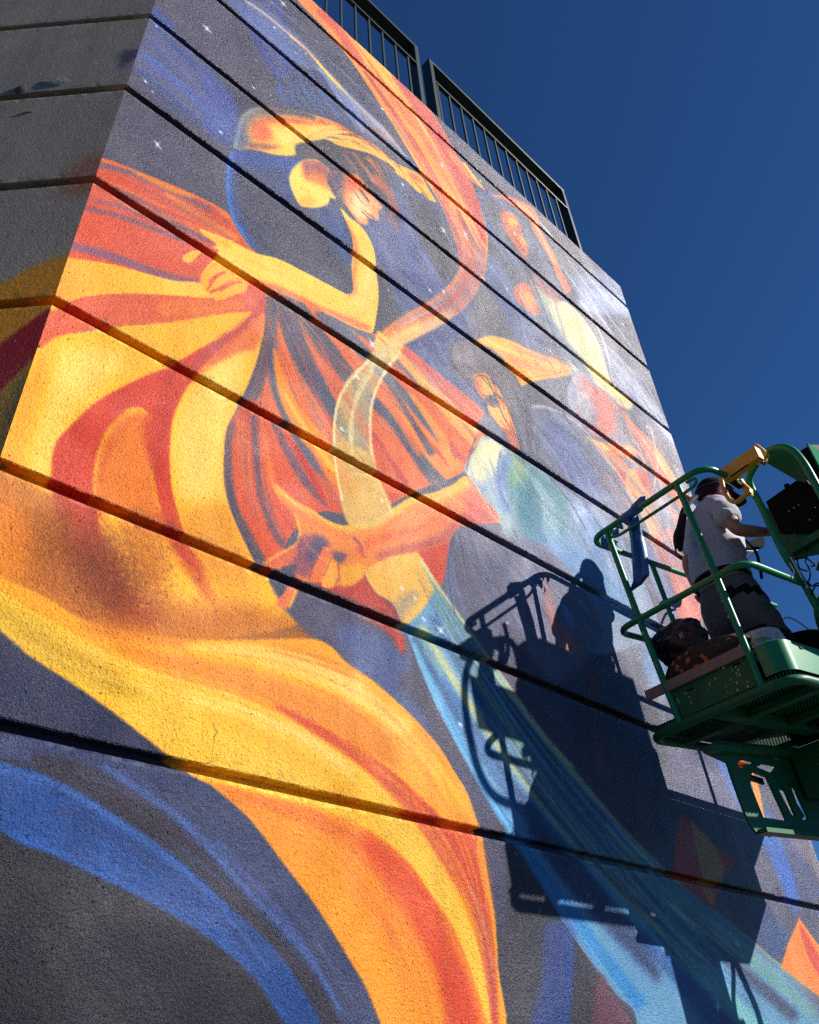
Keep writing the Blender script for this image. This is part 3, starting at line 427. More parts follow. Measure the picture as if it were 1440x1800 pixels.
    T(q('0 1410 150 1450 300 1540 420 1640 540 1800'),[120,120,110,90,80],[(80,130,200),(40,76,140),(110,150,206),(56,84,140)],70,(1.5,5),.4,1.8,None,15,(.1,.35))
    T(q('100 1325 260 1380 400 1490 520 1620 630 1800'),[40,60,80,90,90],[(90,116,176),(66,72,104),(120,140,186)],50,(1.5,5),.35,1.8,None,16,(.1,.35))
    T(q('240 80 320 150 420 230'),[90,110,60],[(64,102,186),(90,110,176),(50,84,170),(120,124,164)],40,(1,4),.45,1.5,None,17,(.3,.7))
    T(q('430 0 520 80 620 180 720 290'),[60,60,60,50],[(120,150,200),(160,180,210),(84,112,180),(100,104,140)],40,(.8,3),.4,1.2,None,18,(.2,.6))
    T(q('690 330 740 430 800 520 840 600'),[60,100,90,60],[(88,110,170),(120,136,180),(80,86,124),(140,156,196)],60,(1,4),.4,1.5,None,19,(.2,.6))
    T(q('730 600 780 680 850 740'),[70,70,20],[(110,130,180),(78,92,140),(150,164,200)],26,(1,3),.4,1.2,None,20)
    T(q('870 430 930 520 980 640 1040 720'),[60,90,60,40],[(110,134,176),(96,100,120),(136,156,190)],40,(1,4),.35,1.4,None,21)
    T(F2('430 300 620 420 860 640 1080 900 1300 1200'),[30,50,60,60,40],[(90,110,160),(140,160,190),(80,84,110)],26,(.7,1.8),.5,.8,None,22,(.15,.4))
    for t,w,cl in [('482 612 498 680 530 740 575 800 625 870',[3,16,28,34,30],(246,158,74)),('500 690 540 760 590 830',[4,10,8],(250,196,100)),('700 626 750 680 800 740 840 790',[6,14,16,8],(248,186,104)),('600 590 650 660 690 720 740 800',[3,8,12,12],(240,130,78)),('640 620 700 700 760 800',[3,7,12],(92,96,124)),('560 600 600 680 640 750 680 830',[3,8,14,12],(232,110,84)),('720 690 770 760 800 830',[6,16,14],(248,170,90))]: S(q(t),w,cl,2.4,.8,fan)
    T(q('1060 1450 1160 1560 1280 1660 1440 1790'),[30,70,120,170],[(216,222,160),(140,214,214),(190,226,190),(90,180,210)],60,(1.5,5),.6,2,m_bm,40,(.15,.4))
    T(q('1140 1600 1240 1700 1340 1800'),[60,100,120],[(44,110,180),(40,60,110),(150,220,210)],40,(2,6),.5,2.4,m_bm,41,(.15,.4))
    # man : curls, collar, jacket folds
    T(q('800 620 840 640 880 680 920 760 930 840'),[40,60,50,50,40],[(70,68,80),(150,146,156),(120,96,100),(96,100,130)],150,(.8,2.2),.6,.8,None,23,(.06,.2))
    T(q('940 735 1000 790 1060 880 1120 980 1140 1080'),[30,90,130,150,120],[(90,112,170),(150,166,190),(110,108,124),(130,150,180),(80,92,130),(168,186,196)],140,(1.2,5),.45,1.4,None,24,(.12,.4))
    T(q('860 790 900 880 960 960 1040 1040 1100 1120'),[80,130,150,150,120],[(140,176,190),(96,140,190),(176,196,190),(104,150,160),(120,140,180)],110,(1.2,5),.4,1.6,m_sh,25,(.1,.35))
    T(q('820 930 850 1000 900 1080 960 1160'),[60,120,150,120],[(96,100,130),(140,140,156),(110,130,176),(84,84,104),(160,160,172)],110,(1.2,5),.45,1.4,None,26,(.12,.4))
    T(q('905 600 960 640 1000 640'),[50,50,16],[(250,200,120),(240,150,90),(246,176,110)],20,(.8,2.5),.5,.9,None,27)
    T(q('1000 500 1050 600 1090 680'),[30,50,30],[(240,238,196),(200,214,190),(228,226,160)],24,(.8,3),.45,1.2,dr,28)
    T(q('1010 660 1060 720 1100 790 1140 860'),[50,90,70,60],[(236,110,90),(140,160,176),(236,190,180),(96,110,130),(226,130,110)],70,(.8,3),.5,1,None,29,(.15,.4))
    T(q('1110 740 1150 800 1190 860 1215 930'),[20,40,50,50],[(240,150,120),(246,210,160),(160,160,172),(226,110,90)],40,(.8,2.5),.5,.9,None,30,(.2,.5))
    T(q('1060 810 1110 880 1150 960 1190 1060'),[30,60,80,80],[(246,176,110),(226,100,76),(236,140,110),(150,164,196)],60,(.8,3),.45,1,None,31,(.15,.4))
    T(q('1130 950 1170 1040 1210 1150'),[80,100,90],[(140,160,196),(120,120,140),(226,130,110)],40,(1,4),.35,1.4,None,32)
    for t,w,cl in [('355 690 400 680 450 700',3,(60,60,96)),('380 720 430 745 470 735',2,(90,60,80)),('335 640 380 655 440 650',2.5,(110,70,80)),('520 760 545 840 560 880',3,(250,206,130)),('470 870 500 910 515 930',2,(250,200,130)),('480 925 530 945 560 975',2.2,(150,60,60)),('560 860 590 940 610 1000',3,(200,80,70)),('260 500 300 600 350 680',3,(220,84,80)),('440 560 500 680 540 760',3,(252,196,96)),('400 520 430 600 480 680',2,(200,110,80))]: S(F3(t),w/1.2,cl,.9,.85)
    for t,w,cl in [('420 500 420 560 385 640',2.5,(150,70,90)),('460 570 468 640 445 690',2.5,(160,80,90)),('370 500 330 590 305 660',3,(120,70,100)),('300 560 250 620 240 660',3,(200,90,80)),('250 330 258 400 250 440',4,(240,200,110)),('150 170 230 250 330 330',3,(250,214,130)),('120 250 180 330 240 420',3,(200,70,60)),('620 600 560 670 480 688',3,(226,180,90)),('540 430 580 470 600 540',4,(180,80,96))]: S(F4(t),w/1.6,cl,1,.85)
    # woman : hair strands, sleeve, forearm modelling
    T(F1('620 400 780 380 940 450 1080 540 1180 700 1250 880'),[30,60,120,140,120,60],[(70,68,84),(216,130,84),(120,90,96),(60,60,80),(190,110,84)],110,(.7,2.2),.6,.7,None,33,(.08,.3))
    T(F1('150 250 300 180 480 170 700 210 900 280 1150 410'),[60,60,60,50,40,20],[(250,220,120),(236,140,80),(250,190,100)],40,(1,4),.35,1.8,ua,34,(.1,.3))
    T(F1('100 450 120 700 220 1000 400 1150'),[60,90,120,100],[(60,96,160),(84,88,116),(74,80,110)],50,(1.5,5),.35,1.8,body,35,(.1,.3))
    T(q('380 425 450 470 540 510 620 555 655 500 640 430'),[16,26,30,34,28,22],[(252,226,130),(240,150,84),(250,200,104)],40,(1,3.5),.35,1.6,ar,36,(.1,.3))
    T(F4('120 180 300 300 480 420 700 420 950 330 1180 240'),[20,80,140,140,130,130],[(240,190,96),(226,110,70),(236,150,84),(196,96,96)],90,(1.2,4),.4,1.4,m_arm,37,(.08,.3))
    T(q('500 135 560 160 640 220 690 260'),[60,80,70,30],[(60,110,180),(70,68,92),(100,140,190)],40,(.8,2),.5,.9,pl,38,(.2,.6))
    # the ribbon's veil: pale, see-through where it turns and where it falls
    S(q('852 440 848 490 822 530 785 560 745 582'),26,(176,128,138),5,.55,rb)
    S(q('800 556 760 575 715 596 680 622 655 650'),30,(232,214,156),5,.62,rb);S(q('810 560 760 590 710 618'),5,(214,206,216),2,.7,rb);S(q('770 540 730 560 690 588'),4,(200,190,210),2,.6,rb)
    P(lp,(206,202,148),2,.42);S(q('602 880 592 830 587 780 590 730 602 690 628 655 655 628'),4,(244,236,176),1,.9);S(q('655 800 651 760 655 705 676 655 704 618'),4,(244,236,180),1.2,.85);S(q('620 800 616 750 628 700 656 650'),5,(232,228,170),2,.7)
    S(q('690 905 668 850 656 800'),3,(240,220,150),1.2,.7);S(q('740 985 800 1072 868 1168 955 1288 1010 1350'),4,(226,230,170),1.5,.7)
    # crisp contours laid over the soft washes
    for t,w,cl,a in [('793 610 800 600 822 594 845 606 865 622 888 648',2.5,(64,62,76),.8),('796 612 794 630 803 650 815 665 832 668',2.5,(70,68,80),.7),('832 668 842 660 855 664 868 690 878 715 890 742',2,(60,56,70),.7),
      ('868 690 890 710 905 745 915 780 920 815',5,(72,72,92),.6),('900 650 918 690 928 735 928 790',3,(80,78,96),.6),('935 716 955 714 985 725 1015 745 1045 775 1075 815 1105 860 1130 905 1150 955',1.6,(206,220,206),.8),
      ('940 722 965 722 1000 742 1035 775 1070 820 1100 870 1125 920',3,(104,116,140),.6),('955 760 985 800 1010 850 1040 905 1070 950',3,(84,104,160),.6),('985 770 1020 820 1050 870 1085 930',2,(168,180,204),.5),('935 790 960 830 1000 880 1030 930',3,(92,92,116),.6),
      ('1030 790 1065 850 1095 905 1120 960',4,(116,110,118),.6),('845 772 858 768 885 778 900 790',2,(230,228,190),.8),('882 790 876 820 880 860 895 895',3,(60,104,160),.6),('905 800 935 830 975 860 1010 885',2.5,(60,110,120),.6),('930 840 945 870 975 905 1010 935',6,(50,120,124),.5),
      ('820 830 835 850 852 880 866 905 880 920',2,(216,206,150),.7),('836 770 826 800 820 826',2.5,(74,82,118),.7),('800 935 792 965 788 1000 792 1040 800 1080',3,(80,86,120),.6),('830 925 850 960 870 1010 885 1060',3,(96,100,134),.5),('900 930 925 970 950 1010 990 1060',3,(86,90,120),.5),
      ('840 597 860 591 885 595 920 612 960 630 1003 650',1.4,(255,214,140),.8),('905 671 935 663 975 658 1003 650',1.8,(200,110,60),.7),('850 605 880 625 900 650 915 672',2,(210,120,60),.6),('880 618 920 640 960 652 990 654',2,(226,140,84),.6),
      ('935 492 948 520 962 560 980 600 1000 630 1020 650',2.5,(84,104,130),.7),('1020 528 1045 565 1065 610 1075 660 1088 690',1.4,(246,244,214),.8),('975 540 1000 575 1020 610 1040 650',2,(196,206,170),.6),('990 530 1020 570 1040 620 1058 670',2,(250,246,200),.6),
      ('1005 660 992 690 990 720 1005 750 1020 765',3,(84,92,112),.7),('1030 670 1050 690 1075 725 1088 760 1090 790',2,(190,70,60),.5),('1015 690 1035 700 1030 730 1015 750',2,(206,216,220),.6),('1045 700 1035 730 1040 760',2,(224,160,150),.6),
      ('1090 700 1110 740 1140 780 1165 830 1200 880',1.5,(200,84,66),.7),('1040 770 1065 780 1085 800 1100 820',1.6,(190,90,56),.7),('1095 782 1108 785 1118 800',1.4,(220,130,90),.7),('835 340 845 352 860 350 880 360 905 372 935 392',1.6,(70,84,116),.7),('845 362 850 385 862 410 880 440 905 475',2,(110,160,206),.7),
      ('975 395 1000 440 1015 480 1030 520',1.2,(190,90,70),.6),('912 345 930 350 950 370 962 395',1.2,(250,180,140),.7)]: S(q(t),w,cl,.9,a)
    # ---- stars
    def star(x,y,r,an=0,col=(240,246,250)):
        for k,(l,a) in enumerate([(r,an),(r*.55,an+1.57),(r*.35,an+.8)]):
            dx,dy=math.cos(a)*l,math.sin(a)*l;S([(x-dx,y-dy),(x,y),(x+dx,y+dy)],[.3,max(1.4,r*.16),.3],col,.6,.95,None,None,None,0)
        S([(x-2,y),(x+2,y)],r*.5,col,r*.28,.55)
    for t in [(277,254,14,.9),(364,50,13,.8),(498,6,11,.8),(655,605,15,1.0),(775,1108,17,.8),(780,405,9,1.),(905,410,3,1),(748,214,4,.8),(1262,1770,16,1.5),(1283,1640,3,0),(950,1600,3,0),(850,490,6,.9),(892,1095,3,0),(765,230,5,.9),(818,412,10,1.2),(777,290,6,1.2),(756,510,6,1),(780,512,5,1)]: star(*t)
    for t in [(810,1274,5),(745,1088,4.5),(729,1051,4),(601,754,4.5),(629,663,5),(388,232,4),(256,143,4),(268,161,2.5),(275,46,3),(482,48,3),(446,154,3),(476,167,2),(520,93,2),(538,94,2),(450,106,2),(557,73,1.6),(572,73,1.4),(672,191,3),(708,324,3),(713,342,1.5),(726,345,1.5),(1297,1660,5),(692,583,2),(683,510,2),(892,508,2.5),(968,617,2.5),(1137,656,2),(1095,570,3),(1075,572,1.6),(1137,750,3),(625,833,2.4),(672,880,4),(707,1034,4.5),(1040,528,1.6),(1093,436,1.8),(808,252,1.6),(798,250,1.4),(775,222,1.6),(845,318,2),(840,270,1.5),(899,1440,1.8),(936,1467,2),(972,1467,1.5),(1034,1573,3),(1046,1586,2),(907,1500,3),(1190,1585,2),(1214,1707,2),(988,1370,2),(1036,1218,2),(932,1140,2)]:
        x,y,r=t;S([(x-r*.6,y-r*.7),(x+r*.6,y+r*.7)],[r*.7,r*.7],(236,244,248),r*.22,.95,None,None,None,0)
    for i in range(150):
        x,y=R.uniform(230,1180),R.uniform(0,900);S([(x,y),(x+.8,y+.9)],.9,(225,232,240),.4,.8,None,None,None,0)
    return c
def paint_side():
    c=Canvas(SIDE,0,3.0,-.02,TOPZ+.02,.005,(184,178,156));P,S=c.P,c.S
    P(q('-20 470 40 440 110 400 200 250 280 100 100 200 -20 300'),(176,171,153),60,.5)
    P(q('140 280 190 270 170 330 130 345 100 330'),(196,110,66),14,.45);P(q('-400 660 -100 520 0 500 60 468 120 445 140 440 120 520 40 900 -400 900'),(236,172,60),7)
    P(q('-400 800 -100 690 0 606 60 560 92 538 110 520 104 560 70 620 30 660 0 692 -60 800 -400 1100'),(206,66,56),3)
    P(q('-300 900 -60 800 0 700 40 650 70 625 40 720 0 820 -60 1000'),(190,160,80),4);P(q('20 700 50 660 40 760 0 840 -30 900 0 760'),(120,110,80),12,.6)
    P(q('215 90 240 88 235 105 210 108'),(80,80,110),5,.6);P(q('205 120 225 100 222 118'),(70,80,130),3,.4)
    return c

# ---- helpers ----------------------------------------------------------------
rnd=random.Random(3)
def srgb(c): 
    c=np.asarray(c,float)/255;return np.where(c<=.04045,c/12.92,((c+.055)/1.055)**2.4)
def link(name,me,mat=None,parent=None,smooth=False):
    o=bpy.data.objects.new(name,me);COL.objects.link(o)
    if mat: me.materials.clear();me.materials.append(mat)
    if parent: o.parent=parent
    if smooth:
        for p in me.polygons: p.use_smooth=True
    return o
def empty(name,label,cat,loc=(0,0,0),group=None,kind=None):
    o=bpy.data.objects.new(name,None);COL.objects.link(o);o.location=(0,0,0);o.empty_display_size=.2
    tag(o,label,cat,group,kind);return o
def tag(o,label=None,cat=None,group=None,kind=None):
    if label:o['label']=label
    if cat:o['category']=cat
    if group:o['group']=group
    if kind:o['kind']=kind
    return o
class MB:
    def __init__(s): s.v=[];s.f=[]
    def box(s,c,h,R=None,bev=0):
        c=Vector(c);R=R or Matrix.Identity(3);b=len(s.v)
        for x in(-1,1):
            for y in(-1,1):
                for z in(-1,1): s.v.append(c+R@Vector((x*h[0],y*h[1],z*h[2])))
        for f in((0,1,3,2),(4,6,7,5),(0,4,5,1),(2,3,7,6),(0,2,6,4),(1,5,7,3)): s.f.append([b+i for i in f])
        return s
    def tube(s,pts,r,n=10,cap=True,smooth=True,k=6):
        P=[Vector(p) for p in (catmull([tuple(p) for p in pts],False,k) if smooth and len(pts)>2 else pts)]
        b=len(s.v);m=len(P);up=None
        for i,p in enumerate(P):
            t=(P[min(i+1,m-1)]-P[max(i-1,0)]).normalized()
            if up is None: up=t.orthogonal().normalized()
            up=(up-t*up.dot(t)).normalized();w=t.cross(up)
            rr=r if isinstance(r,(int,float)) else float(np.interp(i/(m-1),np.linspace(0,1,len(r)),r))
            for j in range(n):
                a=2*math.pi*j/n;s.v.append(p+(up*math.cos(a)+w*math.sin(a))*rr)
        for i in range(m-1):
            for j in range(n): s.f.append([b+i*n+j,b+i*n+(j+1)%n,b+(i+1)*n+(j+1)%n,b+(i+1)*n+j])
        if cap: s.f.append([b+j for j in range(n)][::-1]);s.f.append([b+(m-1)*n+j for j in range(n)])
        return s
    def bar(s,a,b,w,h,up=(0,0,1)):
        a,b=Vector(a),Vector(b);t=(b-a).normalized();u=Vector(up);u=(u-t*u.dot(t)).normalized();q=t.cross(u)
        R=Matrix((t,q,u)).transposed();return s.box((a+b)/2,((b-a).length/2,w/2,h/2),R)
    def plate(s,outer,holes,nrm,th):
        # planar polygon (with holes) given as 3-D points, extruded by th along nrm
        loops=[[Vector(p) for p in outer]]+[[Vector(p) for p in h] for h in holes]
        tri=tessellate_polygon(loops);flat=[p for l in loops for p in l];b=len(s.v);N=len(flat);d=Vector(nrm).normalized()*th/2
        s.v+= [p+d for p in flat]+[p-d for p in flat]
        for t in tri: s.f.append([b+t[0],b+t[1],b+t[2]]);s.f.append([b+N+t[2],b+N+t[1],b+N+t[0]])
        k=0
        for l in loops:
            n=len(l)
            for i in range(n): j=(i+1)%n;s.f.append([b+k+i,b+k+j,b+N+k+j,b+N+k+i])
            k+=n
        return s
    def build(s,name,mat,parent=None,smooth=False,bevel=0,kind=None):
        me=bpy.data.meshes.new(name);me.from_pydata([tuple(v) for v in s.v],[],s.f)
        bm=bmesh.new();bm.from_mesh(me);bmesh.ops.recalc_face_normals(bm,faces=bm.faces)
        if bevel: bmesh.ops.bevel(bm,geom=[e for e in bm.edges if len(e.link_faces)==2 and e.calc_face_angle(0)>.6],offset=bevel,segments=2,affect='EDGES',profile=.6)
        bm.to_mesh(me);bm.free()
        o=link(name,me,mat,parent)
        if smooth:
            for p in me.polygons: p.use_smooth=True
            try: me.set_sharp_from_angle(angle=.7)
            except Exception: pass
        if kind:o['kind']=kind
        return o
# ---- materials ---------------------------------------------------------------
def mat(name,col,rough=.5,metal=0,spec=.5,var=.15,vscale=6,bump=0,bscale=60,wear=None,wamt=.5,coat=0):
    m=bpy.data.materials.new(name);m.use_nodes=True;t=m.node_tree;N=t.nodes;L=t.links;B=N['Principled BSDF']
    B.inputs['Roughness'].default_value=rough;B.inputs['Metallic'].default_value=metal;B.inputs['Specular IOR Level'].default_value=spec;B.inputs['Coat Weight'].default_value=coat
    tc=N.new('ShaderNodeTexCoord');nz=N.new('ShaderNodeTexNoise');nz.inputs['Scale'].default_value=vscale;nz.inputs['Detail'].default_value=6
    L.new(tc.outputs['Object'],nz.inputs['Vector'])
    mx=N.new('ShaderNodeMix');mx.data_type='RGBA';c=np.array(col);mx.inputs[6].default_value=(*np.clip(c*(1-var),0,1),1);mx.inputs[7].default_value=(*np.clip(c*(1+var),0,1),1)
    L.new(nz.outputs['Fac'],mx.inputs[0]);out=mx.outputs[2]
    if wear is not None:
        n2=N.new('ShaderNodeTexNoise');n2.inputs['Scale'].default_value=38;n2.inputs['Detail'].default_value=8;n2.inputs['Roughness'].default_value=.7;L.new(tc.outputs['Object'],n2.inputs['Vector'])
        r=N.new('ShaderNodeValToRGB');r.color_ramp.elements[0].position=.62;r.color_ramp.elements[1].position=.72;L.new(n2.outputs['Fac'],r.inputs[0])
        mm=N.new('ShaderNodeMath');mm.operation='MULTIPLY';mm.inputs[1].default_value=wamt;L.new(r.outputs[0],mm.inputs[0])
        m2=N.new('ShaderNodeMix');m2.data_type='RGBA';m2.inputs[7].default_value=(*wear,1);L.new(mm.outputs[0],m2.inputs[0]);L.new(out,m2.inputs[6]);out=m2.outputs[2]
        mr=N.new('ShaderNodeMapRange');mr.inputs[3].default_value=rough;mr.inputs[4].default_value=min(1,rough+.3);L.new(mm.outputs[0],mr.inputs[0]);L.new(mr.outputs[0],B.inputs['Roughness'])
    L.new(out,B.inputs['Base Color'])
    if bump:
        n3=N.new('ShaderNodeTexNoise');n3.inputs['Scale'].default_value=bscale;n3.inputs['Detail'].default_value=4;L.new(tc.outputs['Object'],n3.inputs['Vector'])
        b=N.new('ShaderNodeBump');b.inputs['Strength'].default_value=1;b.inputs['Distance'].default_value=bump;L.new(n3.outputs['Fac'],b.inputs['Height']);L.new(b.outputs[0],B.inputs['Normal'])
    return m
PAINTK=.64
GHS=(.030,.033,.029,.030,.027,.024,.0205,.016)[::-1]
def canvas_image(c,name):
    a=np.clip(c.img,0,1);a=np.where(a<=.04045,a/12.92,((a+.055)/1.055)**2.4)*np.array([1.03,.93,1.0])*PAINTK
    lum=a@np.array([.2126,.7152,.0722]);a=np.clip((lum[...,None]+(a-lum[...,None])*1.22)*np.clip((lum[...,None]/.22)**.48,.30,1.25),.002,.9)
    im=bpy.data.images.new(name,c.W,c.H,alpha=False,float_buffer=True);im.colorspace_settings.name='Linear Rec.709'
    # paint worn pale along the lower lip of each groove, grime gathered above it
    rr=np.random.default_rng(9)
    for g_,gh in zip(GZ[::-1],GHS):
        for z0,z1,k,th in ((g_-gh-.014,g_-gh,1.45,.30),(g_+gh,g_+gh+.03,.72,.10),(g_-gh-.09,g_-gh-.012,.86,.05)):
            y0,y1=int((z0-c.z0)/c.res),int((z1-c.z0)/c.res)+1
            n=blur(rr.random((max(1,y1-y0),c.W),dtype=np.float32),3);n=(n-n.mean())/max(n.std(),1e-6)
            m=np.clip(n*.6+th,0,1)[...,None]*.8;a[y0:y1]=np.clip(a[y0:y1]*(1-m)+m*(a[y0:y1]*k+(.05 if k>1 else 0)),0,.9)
    bl=np.clip((a[...,2]-a[...,0])/np.maximum(a[...,2],1e-3),0,1);a[...,2]*=1+.22*bl;a[...,0]*=1-.10*bl;a=np.clip(a,0,.92)
    buf=np.ones((c.H,c.W,4),np.float32);buf[...,:3]=a;im.pixels.foreach_set(buf.ravel());im.update();return im
def stucco(name,canvas,imname,relief=1.0):
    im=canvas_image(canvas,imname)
    m=bpy.data.materials.new(name);m.use_nodes=True;t=m.node_tree;N=t.nodes;L=t.links;B=N['Principled BSDF']
    uv=N.new('ShaderNodeUVMap');uv.uv_map='UVMap';ti=N.new('ShaderNodeTexImage');ti.image=im;ti.extension='EXTEND';ti.interpolation='Cubic';L.new(uv.outputs[0],ti.inputs[0])
    tc=N.new('ShaderNodeTexCoord')
    def nz(sc,det=3,ro=.5,dist=0):
        n=N.new('ShaderNodeTexNoise');n.inputs['Scale'].default_value=sc;n.inputs['Detail'].default_value=det;n.inputs['Roughness'].default_value=ro;n.inputs['Distortion'].default_value=dist;L.new(tc.outputs['Object'],n.inputs['Vector']);return n.outputs['Fac']
    def math_(op,a,b=None,cl=False):
        n=N.new('ShaderNodeMath');n.operation=op;n.use_clamp=cl
        for i,x in enumerate((a,b)):
            if x is None: continue
            if isinstance(x,(int,float)): n.inputs[i].default_value=x
            else: L.new(x,n.inputs[i])
        return n.outputs[0]
    def ramp(x,a,b,c=0,d=1):
        n=N.new('ShaderNodeMapRange');n.inputs[1].default_value=a;n.inputs[2].default_value=b;n.inputs[3].default_value=c;n.inputs[4].default_value=d;L.new(x,n.inputs[0]);return n.outputs[0]
    # grainy relief: worm-like roller / spray stucco at 6-12 mm plus finer sand
    tro=ramp(nz(1.6,4,.6,.8),.34,.66,.62,1.3);grain=math_('MULTIPLY',nz(125,5,.65,.15),tro);coarse=nz(52,3,.5,.1);wave=nz(3.2,3);pit=nz(62,3,.55,.2)
    h=math_('ADD',math_('MULTIPLY',grain,.0088*relief),math_('MULTIPLY',coarse,.0036*relief));h=math_('ADD',h,math_('MULTIPLY',wave,.010))
    pits=ramp(pit,.67,.72);h=math_('SUBTRACT',h,math_('MULTIPLY',pits,.005))
    bp=N.new('ShaderNodeBump');bp.inputs['Distance'].default_value=1.0;bp.inputs['Strength'].default_value=1.0;L.new(h,bp.inputs['Height']);L.new(bp.outputs[0],B.inputs['Normal'])
    # fine paint speckle; pits and dots darkened so relief shade sits in the colour
    sp=nz(300,2,.6);big=nz(.9,4)
    v=math_('ADD',ramp(sp,.25,.75,.74,1.24),ramp(big,.3,.7,-.05,.05))
    v=math_('MULTIPLY',v,math_('SUBTRACT',1.0,math_('MULTIPLY',pits,.55)));dots=ramp(nz(95,2,.6),.56,.66,1.04,.66);v=math_('MULTIPLY',v,dots)
    wn=N.new('ShaderNodeTexNoise');wn.inputs['Scale'].default_value=7;L.new(tc.outputs['Object'],wn.inputs['Vector']);wa=N.new('ShaderNodeVectorMath');wa.operation='MULTIPLY_ADD';wa.inputs[1].default_value=(.22,.22,.22);L.new(wn.outputs['Color'],wa.inputs[0]);L.new(tc.outputs['Object'],wa.inputs[2]);vo=N.new('ShaderNodeTexVoronoi');vo.feature='DISTANCE_TO_EDGE';vo.inputs['Scale'].default_value=.75;L.new(wa.outputs[0],vo.inputs['Vector']);ck=math_('MULTIPLY',ramp(vo.outputs['Distance'],.0,.0035,1,0),ramp(nz(1.1,2),.52,.6));v=math_('MULTIPLY',v,math_('SUBTRACT',1.0,math_('MULTIPLY',ck,.45)))
    mp=N.new('ShaderNodeMapping');mp.inputs['Scale'].default_value=(9,9,.55);L.new(tc.outputs['Object'],mp.inputs['Vector']);ns=N.new('ShaderNodeTexNoise');ns.inputs['Scale'].default_value=1;ns.inputs['Detail'].default_value=6;ns.inputs['Roughness'].default_value=.65;L.new(mp.outputs[0],ns.inputs['Vector']);v=math_('MULTIPLY',v,ramp(ns.outputs['Fac'],.35,.62,.86,1.03))
    mx=N.new('ShaderNodeVectorMath');mx.operation='SCALE';L.new(ti.outputs[0],mx.inputs[0]);L.new(v,mx.inputs['Scale']);L.new(mx.outputs[0],B.inputs['Base Color'])
    B.inputs['Roughness'].default_value=.5;L.new(ramp(nz(7,3),.3,.7,.31,.44),B.inputs['Roughness']);B.inputs['Specular IOR Level'].default_value=.36
    return m
# ---- the painted building -----------------------------------------------------
CW=paint_mural();CS=paint_side()
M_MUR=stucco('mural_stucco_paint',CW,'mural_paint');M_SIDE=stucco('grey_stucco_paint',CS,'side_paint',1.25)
M_CORE=mat('dark_concrete',(.05,.048,.046),.9,bump=.002)
M_ROOF=mat('roof_membrane',(.25,.25,.24),.9)
GD=.04;GHS=(.030,.033,.029,.030,.027,.024,.0205,.016)[::-1]        # depth and half height of the reveal grooves
Zb=[-.02]+[g for g in GZ[::-1]]+[TOPZ]
bld=empty('building','stucco building with painted dancers mural and horizontal reveal grooves under the blue sky','building')
def panel(pl,canvas,u0,u1,za,zb,mt,seed,N,slack=0.,jit=.0016):
    # one stucco band between two grooves: a front sheet with softened, slightly chipped long edges and the two returns into the groove
    bot,top=za,zb;c=.004
    prof=[(GD+.012,bot,0),(.004,bot,.6),(0,bot+c,1),(0,bot+.05,.1),(0,(bot+top)/2,0),(0,top-.05,.1),(0,top-c,1),(.004,top,.6),(GD+.012,top,0)]
    a=Vector(pl.a.tolist()+[]) if len(pl.a)==3 else Vector((pl.a[0],pl.a[1],0));P0=Vector(pl.P0);inn=Vector((-pl.a[1],pl.a[0],0))
    if inn.dot(Vector(CAM)-P0)>0: inn=-inn
    vs_,fs,uvs=[],[],[]
    for i in range(N+1):
        u=u0+(u1-u0)*i/N;x=u*38
        for k,(d,z,j) in enumerate(prof):
            e=0
            if j>.5:
                e=jit*noise.noise(Vector((x*.8,seed*3.1+k,0)))+ (.004*max(0,noise.noise(Vector((x*.21,seed*7.7+k*2,3)))-.42)*6*(1 if j>=1 else .3))
            sg=1 if z<(bot+top)/2 else -1
            p=P0+a*u+inn*(d+(abs(e)*.8 if j>.5 else 0))+Vector((0,0,z+sg*abs(e)*(1 if j>.5 else 0)))
            vs_.append(p);uvs.append(((u-canvas.u0)/(canvas.u1-canvas.u0),(z-canvas.z0)/(canvas.z1-canvas.z0)))
    K=len(prof)
    for i in range(N):
        for k in range(K-1): fs.append([i*K+k,(i+1)*K+k,(i+1)*K+k+1,i*K+k+1])
    # closing end faces
    fs.append([k for k in range(K)][::-1]);fs.append([N*K+k for k in range(K)])
    me=bpy.data.meshes.new('panel');me.from_pydata([tuple(v) for v in vs_],[],fs)
    ul=me.uv_layers.new(name='UVMap');li=np.empty(len(me.loops),np.int32);me.loops.foreach_get('vertex_index',li);ul.data.foreach_set('uv',np.array(uvs,np.float32)[li].ravel())
    bm=bmesh.new();bm.from_mesh(me);bmesh.ops.recalc_face_normals(bm,faces=bm.faces);bm.to_mesh(me);bm.free()
    return link('panel',me,mt,bld)
for i in range(9):
    za=Zb[i]+(GHS[i-1] if i else 0);zb=Zb[i+1]-(GHS[i] if i<8 else 0)
    panel(WALL,CW,WU0,WU1,za,zb,M_MUR,i,420 if i<6 else 260)
    panel(SIDE,CS,0.0006,6.0,za,zb,M_SIDE,i+20,200)
